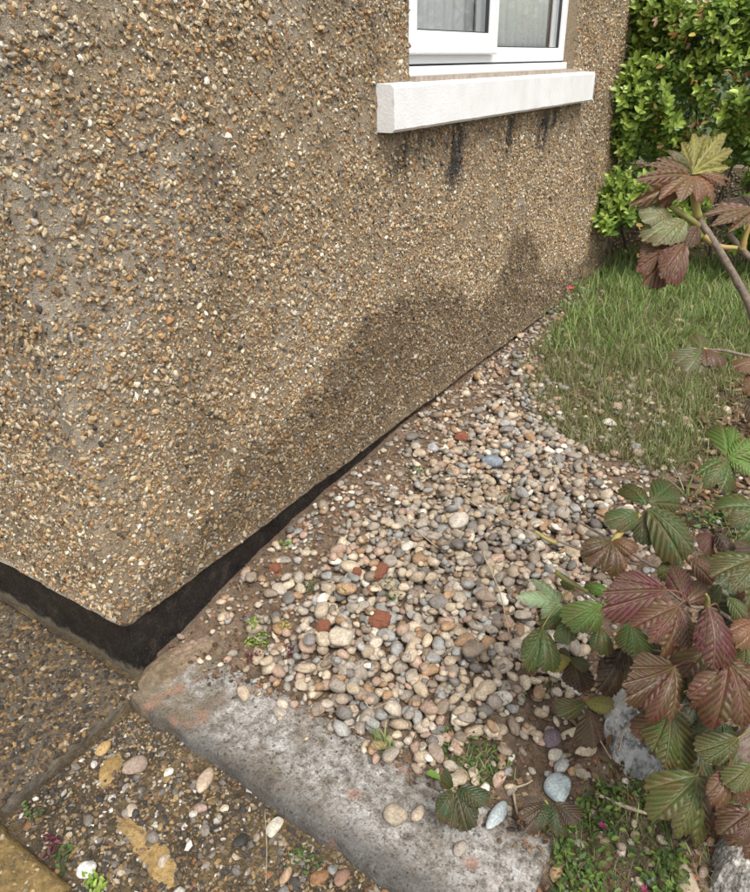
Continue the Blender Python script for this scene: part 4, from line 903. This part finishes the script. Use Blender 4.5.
MAP = {'open': [maple(601, .95, .7, .12), maple(602, .9, .9, .18), maple(603, 1.0, .55, .10)],
       'umb': [maple(611, .60, 1.4, .25, .034, .30), maple(612, .55, 1.2, .35, .036, .32), maple(613, .64, 1.6, .2, .034, .30)],
       'shut': [maple(621, .33, .9, .30, .046, .17), maple(622, .28, 1.1, .38, .048, .16), maple(623, .38, .75, .25, .044, .20)],
       'jag': [maple(641, .46, 1.0, .35, .034, .55), maple(642, .40, .8, .30, .034, .6), maple(643, .52, 1.3, .3, .034, .5)],
       'strap': [maple(631, .28, 1.2, .5, .034, .25), maple(632, .25, .9, .45, .034, .25)]}
LC = {'purple': (.145, .046, .047), 'red': (.150, .058, .038), 'brown': (.125, .056, .032), 'olive': (.085, .115, .028), 'green': (.075, .135, .032), 'dark': (.040, .072, .022), 'pale': (.33, .48, .25), 'bronze': (.095, .045, .022), 'yel': (.30, .28, .07), 'bright': (.13, .24, .045), 'dbrown': (.055, .034, .022), 'cream': (.24, .27, .11), 'rust': (.20, .085, .04)}
cnt = {}
def leaf(parent, bx, by, tx, ty, d0, d1, kind, colr, width=1.0, roll=0.0, pet=None, petm=None, face=.6):
    """petiole end and tip as points along view rays at depths d0, d1; 'face' turns the blade towards the sky or the viewer"""
    B = at(bx, by, d0); T = at(tx, ty, d1); k = cnt.get(kind, 0); cnt[kind] = k+1
    me, tp = MAP[kind][k % len(MAP[kind])]
    X = T-B; Lw = np.linalg.norm(X); X = X/Lw
    hint = -fw*face+np.array([0, 0, 1.])*(1-face)+rt*.0; Zv = hint-(hint@X)*X; Zv /= np.linalg.norm(Zv)
    if roll: Yv = np.cross(Zv, X); Zv = Zv*math.cos(roll)+Yv*math.sin(roll)
    Yv = np.cross(Zv, X)
    # local tip direction -> rotate so that the drooped tip lands on T
    tl_ = math.hypot(tp[0], tp[2]); ang = math.atan2(-tp[2], tp[0]); s = Lw/tl_
    Rl = np.array([[math.cos(ang), 0, -math.sin(ang)], [0, 1, 0], [math.sin(ang), 0, math.cos(ang)]])
    Mx = np.stack([X, Yv, Zv], -1)@Rl@np.diag([s, s*width, s])
    o = bpy.data.objects.new('leaf', me); col.objects.link(o)
    M = Matrix([[*Mx[0], B[0]], [*Mx[1], B[1]], [*Mx[2], B[2]], [0, 0, 0, 1]]); o.matrix_world = M
    c = np.array(LC[colr])*rng.uniform(.68, 1.0); o.color = (*c, 1); place(o, parent)
    if pet is not None:
        Q = at(*pet); mid = (B+Q)/2+np.array([0, 0, .012]); p_ = tube_obj('petiole', [tube([Q, mid, B], .0016, .0013, 5, 5)], petm or M_petr); place(p_, parent)
    return o
def stem(parent, pts, r0, r1, mat=None, name='branch'):
    o = tube_obj(name, [tube([at(*p) if len(p) == 3 and not isinstance(p, np.ndarray) else p for p in pts], r0, r1, 8, 6, .06)], mat or M_bark); place(o, parent); return o
# --- large sapling at right
gA = np.array([1.47, .50, float(gz(1.47, .5))])
A = empty('maple_sapling', gA); tag(A, 'sycamore maple sapling with bronze and green pleated leaves over the rock', 'sapling', 'maple saplings')
hubA = at(775, 690, 1.25)
stem(A, [gA, (gA+hubA)/2+np.array([.02, .02, 0]), hubA, at(770, 600, 1.25)], .011, .007, name='trunk')
stem(A, [at(770, 600, 1.25), (735, 600, 1.25), (700, 572, 1.28), (682, 552, 1.30), (664, 530, 1.30), (641, 514, 1.30)], .006, .0042)
stem(A, [at(772, 650, 1.25), (720, 612, 1.18), (690, 606, 1.16), (668, 590, 1.16)], .004, .002)
stem(A, [at(775, 690, 1.25), (700, 665, 1.22), (640, 630, 1.30), (603, 605, 1.36), (575, 583, 1.40), (556, 570, 1.42)], .0042, .002)
stem(A, [at(700, 572, 1.28), (655, 567, 1.42), (620, 545, 1.46), (577, 521, 1.48)], .004, .0026)
stem(A, [at(640, 565, 1.44), (600, 556, 1.50), (560, 542, 1.52), (531, 530, 1.52)], .003, .002)
stem(A, [(556, 543, 1.52), (545, 538, 1.52), (535, 531, 1.52)], .0055, .003, M_sheath, 'bud')
stem(A, [(612, 545, 1.28), (620, 533, 1.29), (640, 515, 1.30)], .0075, .0055, M_sheath, 'bud')
stem(A, [(556, 572, 1.40), (566, 580, 1.40), (588, 592, 1.38)], .0055, .004, M_petg, 'bud')
stem(A, [(707, 608, 1.12), (708, 600, 1.11), (706, 594, 1.10)], .005, .002, M_petg, 'bud')
stem(A, [(672, 708, 1.15), (673, 696, 1.13), (675, 690, 1.12)], .005, .002, M_petg, 'bud')
stem(A, [hubA, (735, 745, 1.22), (700, 770, 1.20)], .004, .002)
stem(A, [hubA, (745, 670, 1.15), (728, 662, 1.10)], .004, .002)
stem(A, [(700, 665, 1.22), (650, 650, 1.32), (600, 660, 1.42), (572, 658, 1.44)], .003, .0016)
stem(A, [(620, 655, 1.38), (600, 690, 1.44), (585, 702, 1.46)], .0026, .0016)
# back and inner leaves fill the crown first
for (bx, by, tx, ty, d0, d1, k_, c_, w_, r_) in [
  (700, 690, 680, 735, 1.34, 1.32, 'open', 'dark', 1.0, 0), (735, 690, 715, 745, 1.36, 1.34, 'umb', 'dark', 1.1, .2), (745, 735, 715, 790, 1.34, 1.32, 'open', 'olive', 1.0, 0),
  (690, 740, 672, 790, 1.34, 1.32, 'open', 'dark', 1.0, -.2), (720, 790, 745, 838, 1.32, 1.30, 'open', 'dark', 1.0, 0), (700, 625, 672, 668, 1.34, 1.32, 'umb', 'olive', 1.0, 0),
  (748, 640, 728, 690, 1.34, 1.30, 'umb', 'dark', 1.0, 0), (730, 575, 700, 600, 1.40, 1.40, 'open', 'dark', 1.0, 0), (660, 640, 645, 685, 1.38, 1.36, 'shut', 'dark', .9, 0), (745, 600, 722, 640, 1.24, 1.22, 'umb', 'dark', 1.0, 0), (757, 585, 745, 632, 1.2, 1.18, 'umb', 'brown', 1.0, 0), (700, 740, 690, 785, 1.22, 1.2, 'shut', 'dark', 1.2, 0), (762, 830, 744, 858, 1.1, 1.08, 'umb', 'brown', 1., 0), (715, 640, 700, 690, 1.2, 1.18, 'umb', 'brown', 1.0, .1), (755, 650, 735, 690, 1.16, 1.14, 'umb', 'brown', 1.0, -.1),
  (762, 700, 748, 770, 1.28, 1.22, 'open', 'brown', 1.0, 0), (690, 800, 672, 838, 1.32, 1.30, 'open', 'dark', .9, 0), (770, 780, 752, 838, 1.25, 1.2, 'umb', 'olive', 1.0, 0), (705, 655, 690, 700, 1.28, 1.26, 'open', 'olive', 1.0, 0)]:
    leaf(A, bx, by, tx, ty, d0, d1, k_, c_, w_, r_)
for (bx, by, tx, ty, d0, d1, k_, c_, w_, r_, *pt) in [
  (666, 590, 602, 593, 1.12, 1.10, 'shut', 'purple', .72, .1, (690, 606, 1.16)),
  (684, 604, 671, 566, 1.17, 1.22, 'shut', 'purple', .85, .1, (690, 606, 1.16)), (684, 604, 708, 588, 1.17, 1.20, 'strap', 'brown', 1.1, 0),
  (678, 606, 648, 642, 1.10, 1.08, 'umb', 'red', .9, .1, (690, 606, 1.16)), (678, 606, 690, 648, 1.10, 1.08, 'strap', 'red', 1.2, .2),
  (708, 607, 713, 668, 1.05, 1.03, 'shut', 'purple', 1.15, 0, (720, 612, 1.18)),
  (674, 667, 622, 684, 1.08, 1.06, 'shut', 'brown', .85, .3, (700, 665, 1.22)), (674, 667, 648, 724, 1.08, 1.07, 'umb', 'red', .9, 0), (674, 667, 634, 700, 1.085, 1.08, 'shut', 'olive', .9, .1),
  (728, 663, 742, 728, 1.04, 1.02, 'umb', 'red', .9, 0, (745, 670, 1.15)), (728, 663, 690, 706, 1.045, 1.05, 'strap', 'red', 1.2, .3), (730, 664, 768, 700, 1.04, 1.02, 'shut', 'red', .9, -.2),
  (670, 707, 665, 768, 1.12, 1.10, 'shut', 'olive', 1.0, 0, (690, 690, 1.2)), (670, 707, 642, 742, 1.125, 1.12, 'shut', 'brown', .9, .2), (670, 707, 690, 748, 1.13, 1.12, 'strap', 'olive', 1.1, -.2),
  (722, 720, 683, 740, 1.13, 1.12, 'shut', 'dark', .9, .1, (745, 715, 1.2)), (722, 722, 728, 752, 1.15, 1.14, 'shut', 'dark', .9, 0),
  (738, 738, 704, 762, 1.08, 1.06, 'shut', 'olive', .95, .1, (755, 735, 1.2)),
  (697, 776, 676, 836, 1.07, 1.05, 'umb', 'olive', .95, .1, (700, 768, 1.2)), (697, 776, 722, 836, 1.075, 1.06, 'umb', 'brown', .9, -.1), (697, 776, 664, 806, 1.08, 1.075, 'shut', 'olive', .9, .2),
  (728, 768, 710, 803, 1.03, 1.01, 'strap', 'red', 1.2, .1, (735, 745, 1.2)), (728, 768, 742, 806, 1.035, 1.02, 'shut', 'brown', .9, -.1),
  (752, 764, 733, 792, 1.02, 1.0, 'shut', 'olive', 1.0, 0), (750, 811, 737, 845, 1.02, 1.0, 'umb', 'brown', 1.0, 0),
  (622, 648, 598, 690, 1.36, 1.34, 'shut', 'dbrown', 1.0, .1, (640, 630, 1.3)), (628, 650, 628, 690, 1.36, 1.34, 'strap', 'dbrown', 1.3, 0),
  (570, 659, 549, 664, 1.42, 1.40, 'strap', 'yel', 1.2, .2), (570, 659, 590, 666, 1.42, 1.40, 'strap', 'olive', 1.2, 0), (570, 659, 560, 648, 1.43, 1.44, 'strap', 'olive', 1.2, 0), (572, 660, 580, 693, 1.43, 1.42, 'shut', 'dbrown', 1.0, 0),
  (585, 702, 558, 716, 1.44, 1.42, 'strap', 'olive', 1.2, .2), (585, 702, 614, 708, 1.44, 1.42, 'strap', 'yel', 1.2, 0), (588, 710, 594, 748, 1.43, 1.40, 'strap', 'bronze', 1.5, 0),
  (560, 603, 516, 598, 1.40, 1.38, 'open', 'pale', .8, 0, (575, 590, 1.4), ), (602, 604, 573, 632, 1.34, 1.31, 'shut', 'bright', 1.1, .1, (603, 605, 1.36)),
  (542, 628, 522, 666, 1.36, 1.33, 'shut', 'green', .95, .1, (560, 606, 1.4)), (542, 628, 544, 672, 1.36, 1.33, 'strap', 'green', 1.3, 0),
  (568, 617, 568, 645, 1.35, 1.33, 'strap', 'green', 1.5, 0, (575, 600, 1.38)), (600, 627, 600, 655, 1.34, 1.32, 'strap', 'green', 1.6, 0, (605, 606, 1.36)),
  (630, 622, 634, 660, 1.30, 1.28, 'shut', 'green', 1.05, 0, (640, 630, 1.3)), (566, 610, 545, 630, 1.40, 1.38, 'shut', 'green', .9, 0), (612, 594, 585, 584, 1.38, 1.40, 'shut', 'bright', .8, 0),
  (575, 590, 560, 582, 1.42, 1.44, 'strap', 'olive', 1.2, 0), (615, 606, 640, 618, 1.36, 1.34, 'shut', 'green', .9, 0),
  (612, 541, 580, 553, 1.27, 1.26, 'strap', 'bronze', 1.2, .2), (612, 541, 590, 567, 1.27, 1.25, 'strap', 'bronze', 1.2, .1), (612, 541, 610, 577, 1.27, 1.25, 'strap', 'bronze', 1.3, 0), (612, 541, 626, 569, 1.27, 1.25, 'strap', 'rust', 1.3, 0), (613, 540, 636, 553, 1.27, 1.25, 'strap', 'rust', 1.3, -.1),
  (640, 513, 610, 529, 1.30, 1.28, 'shut', 'green', .9, .1), (647, 506, 627, 484, 1.31, 1.36, 'shut', 'green', 1.0, 0), (650, 503, 680, 494, 1.31, 1.34, 'shut', 'green', 1.0, 0), (647, 508, 693, 552, 1.29, 1.25, 'shut', 'green', .95, 0), (644, 510, 650, 545, 1.30, 1.28, 'strap', 'dark', 1.2, 0),
  (715, 532, 733, 562, 1.34, 1.32, 'shut', 'dbrown', 1.0, 0), (712, 534, 698, 548, 1.35, 1.34, 'shut', 'purple', 1.0, 0), (689, 559, 717, 577, 1.26, 1.24, 'shut', 'brown', 1.0, 0), (684, 561, 656, 572, 1.28, 1.27, 'shut', 'green', .9, 0),
  (755, 560, 731, 590, 1.15, 1.12, 'umb', 'olive', 1.0, 0), (752, 548, 735, 545, 1.3, 1.3, 'shut', 'dbrown', 1.0, 0), (727, 598, 748, 616, 1.12, 1.10, 'shut', 'olive', 1.0, 0), (755, 622, 731, 640, 1.06, 1.04, 'strap', 'rust', 1.3, 0), (720, 585, 710, 600, 1.22, 1.20, 'shut', 'olive', 1.0, 0), (745, 640, 752, 668, 1.06, 1.05, 'shut', 'olive', 1.0, 0)]:
    leaf(A, bx, by, tx, ty, d0, d1, k_, c_, w_, r_, pt[0] if pt else None, M_petg if c_ in ('green', 'bright', 'pale', 'olive', 'yel') else M_petr)
# --- tall shoot at upper right
gB = np.array([1.62, .95, float(gz(1.62, .95))])
B_ = empty('maple_sapling', gB); tag(B_, 'tall maple shoot with reddish young leaves in front of the hedge', 'sapling', 'maple saplings')
stem(B_, [gB, gB+np.array([-.03, -.12, .40]), at(790, 385, 1.05), (750, 305, 1.02), (720, 252, 1.0), (698, 218, 1.0)], .009, .0048, name='trunk')
stem(B_, [at(795, 345, 1.06), (765, 275, 1.06), (748, 256, 1.05), (727, 232, 1.05)], .0055, .004)
stem(B_, [(698, 218, 1.0), (694, 195, .99), (692, 172, .99)], .0065, .0042, M_sheath, 'bud')
stem(B_, [(698, 226, 1.0), (688, 218, .98), (670, 206, .97)], .0052, .0035, M_petg, 'petiole')
stem(B_, [(704, 236, 1.0), (718, 246, 1.0), (737, 248, 1.0)], .005, .003, M_sheath, 'petiole')
stem(B_, [(742, 250, 1.05), (745, 238, 1.04), (750, 224, 1.03)], .0055, .003, M_sheath, 'bud')
for (bx, by, tx, ty, d0, d1, k_, c_, w_, r_) in [
  (692, 174, 726, 134, .98, 1.00, 'jag', 'yel', .9, .2), (692, 174, 693, 134, .985, 1.01, 'jag', 'yel', .9, 0), (692, 174, 664, 151, .98, .98, 'jag', 'olive', .9, -.1),
  (690, 176, 636, 180, .97, .95, 'jag', 'rust', .9, .4), (692, 176, 680, 202, .96, .94, 'jag', 'rust', 1.5, 0), (693, 176, 700, 204, .97, .96, 'jag', 'rust', 1.4, 0), (697, 174, 726, 186, .98, .97, 'jag', 'rust', .9, -.3),
  (672, 214, 643, 222, .97, .96, 'strap', 'cream', 1.7, .2), (684, 220, 655, 246, .97, .95, 'shut', 'cream', 1.05, 0),
  (684, 243, 660, 277, .96, .94, 'shut', 'red', 1.0, 0), (680, 243, 636, 271, .97, .96, 'shut', 'red', .8, .1), (697, 226, 684, 250, .98, .97, 'shut', 'brown', 1.0, 0),
  (742, 200, 718, 216, 1.05, 1.03, 'shut', 'dbrown', 1.0, 0), (740, 196, 758, 208, 1.05, 1.03, 'shut', 'dbrown', 1.0, 0), (754, 210, 712, 226, 1.02, 1.0, 'jag', 'rust', .9, .2), (725, 230, 712, 212, 1.06, 1.06, 'strap', 'dbrown', 1.4, 0)]:
    leaf(B_, bx, by, tx, ty, d0, d1, k_, c_, w_, r_)
# --- small sapling behind, right edge
gC = np.array([1.62, 1.35, float(gz(1.62, 1.35))])
C_ = empty('maple_sapling', gC); tag(C_, 'small maple sapling with fresh green drooping leaves at the right edge', 'sapling', 'maple saplings')
stem(C_, [gC, gC+np.array([-.05, -.05, .25]), at(790, 430, 1.7), at(775, 370, 1.65), (735, 353, 1.6), (704, 349, 1.6)], .007, .003, name='trunk')
stem(C_, [at(790, 430, 1.7), (755, 455, 1.6), (728, 459, 1.58)], .004, .0025)
stem(C_, [(703, 349, 1.6), (712, 351, 1.6), (722, 352, 1.6)], .005, .003, M_sheath, 'bud')
for (bx, by, tx, ty, d0, d1, k_, c_, w_, r_) in [
  (702, 349, 687, 371, 1.58, 1.55, 'strap', 'olive', 2.0, 0), (704, 349, 714, 368, 1.58, 1.55, 'strap', 'brown', 2.0, 0), (701, 348, 697, 334, 1.6, 1.64, 'strap', 'olive', 1.6, 0), (694, 350, 682, 360, 1.6, 1.58, 'strap', 'olive', 1.6, 0),
  (762, 362, 740, 372, 1.5, 1.48, 'shut', 'rust', 1.0, 0), (760, 372, 744, 390, 1.5, 1.48, 'shut', 'rust', 1.0, 0),
  (728, 459, 735, 428, 1.58, 1.62, 'shut', 'bright', 1.0, 0), (728, 459, 757, 440, 1.58, 1.58, 'shut', 'bright', 1.0, 0), (728, 460, 755, 476, 1.57, 1.54, 'shut', 'bright', 1.0, 0), (727, 460, 703, 489, 1.57, 1.54, 'umb', 'green', 1.0, 0), (724, 458, 716, 488, 1.57, 1.55, 'shut', 'green', 1.0, 0),
  (762, 510, 728, 524, 1.5, 1.48, 'umb', 'green', 1.0, 0), (745, 400, 762, 420, 1.6, 1.58, 'shut', 'dbrown', 1.0, 0)]:
    leaf(C_, bx, by, tx, ty, d0, d1, k_, c_, w_, r_)
# --- seedlings at the kerb end
for (px, py, d, lab, ls) in [(452, 790, 1.60, 'drooping dark green maple seedling growing at the kerb edge', [((452, 790), (436, 818), 'dark', 'shut'), ((455, 792), (450, 828), 'dark', 'shut'), ((457, 790), (476, 826), 'dark', 'shut'), ((458, 788), (486, 806), 'dark', 'shut'), ((452, 788), (440, 776), 'dark', 'strap')]), (545, 800, 1.62, 'dark maple seedling hanging just below the round grey stone', [((545, 803), (522, 818), 'dbrown', 'shut'), ((548, 804), (535, 828), 'dark', 'shut'), ((552, 804), (556, 836), 'dark', 'shut'), ((555, 803), (574, 826), 'dbrown', 'shut')])]:
    hs_ = (lambda x, y: np.where((y < .142) & (x < 1.035), .042, gz(x, y))); g = ground(px, py+14, hs_); d = float((ground(px, py+30, hs_)-CAM)@fw)-.045; e = empty('maple_seedling', g); tag(e, lab, 'seedling', 'maple seedlings')
    stem(e, [g, at(px+3, py+6, d+.01), (px, py, d)], .003, .002, M_petg, 'stem')
    for (b0, t0, c_, k_) in ls: leaf(e, b0[0], b0[1], t0[0], t0[1], d, d-.03, k_, c_, 1.05)
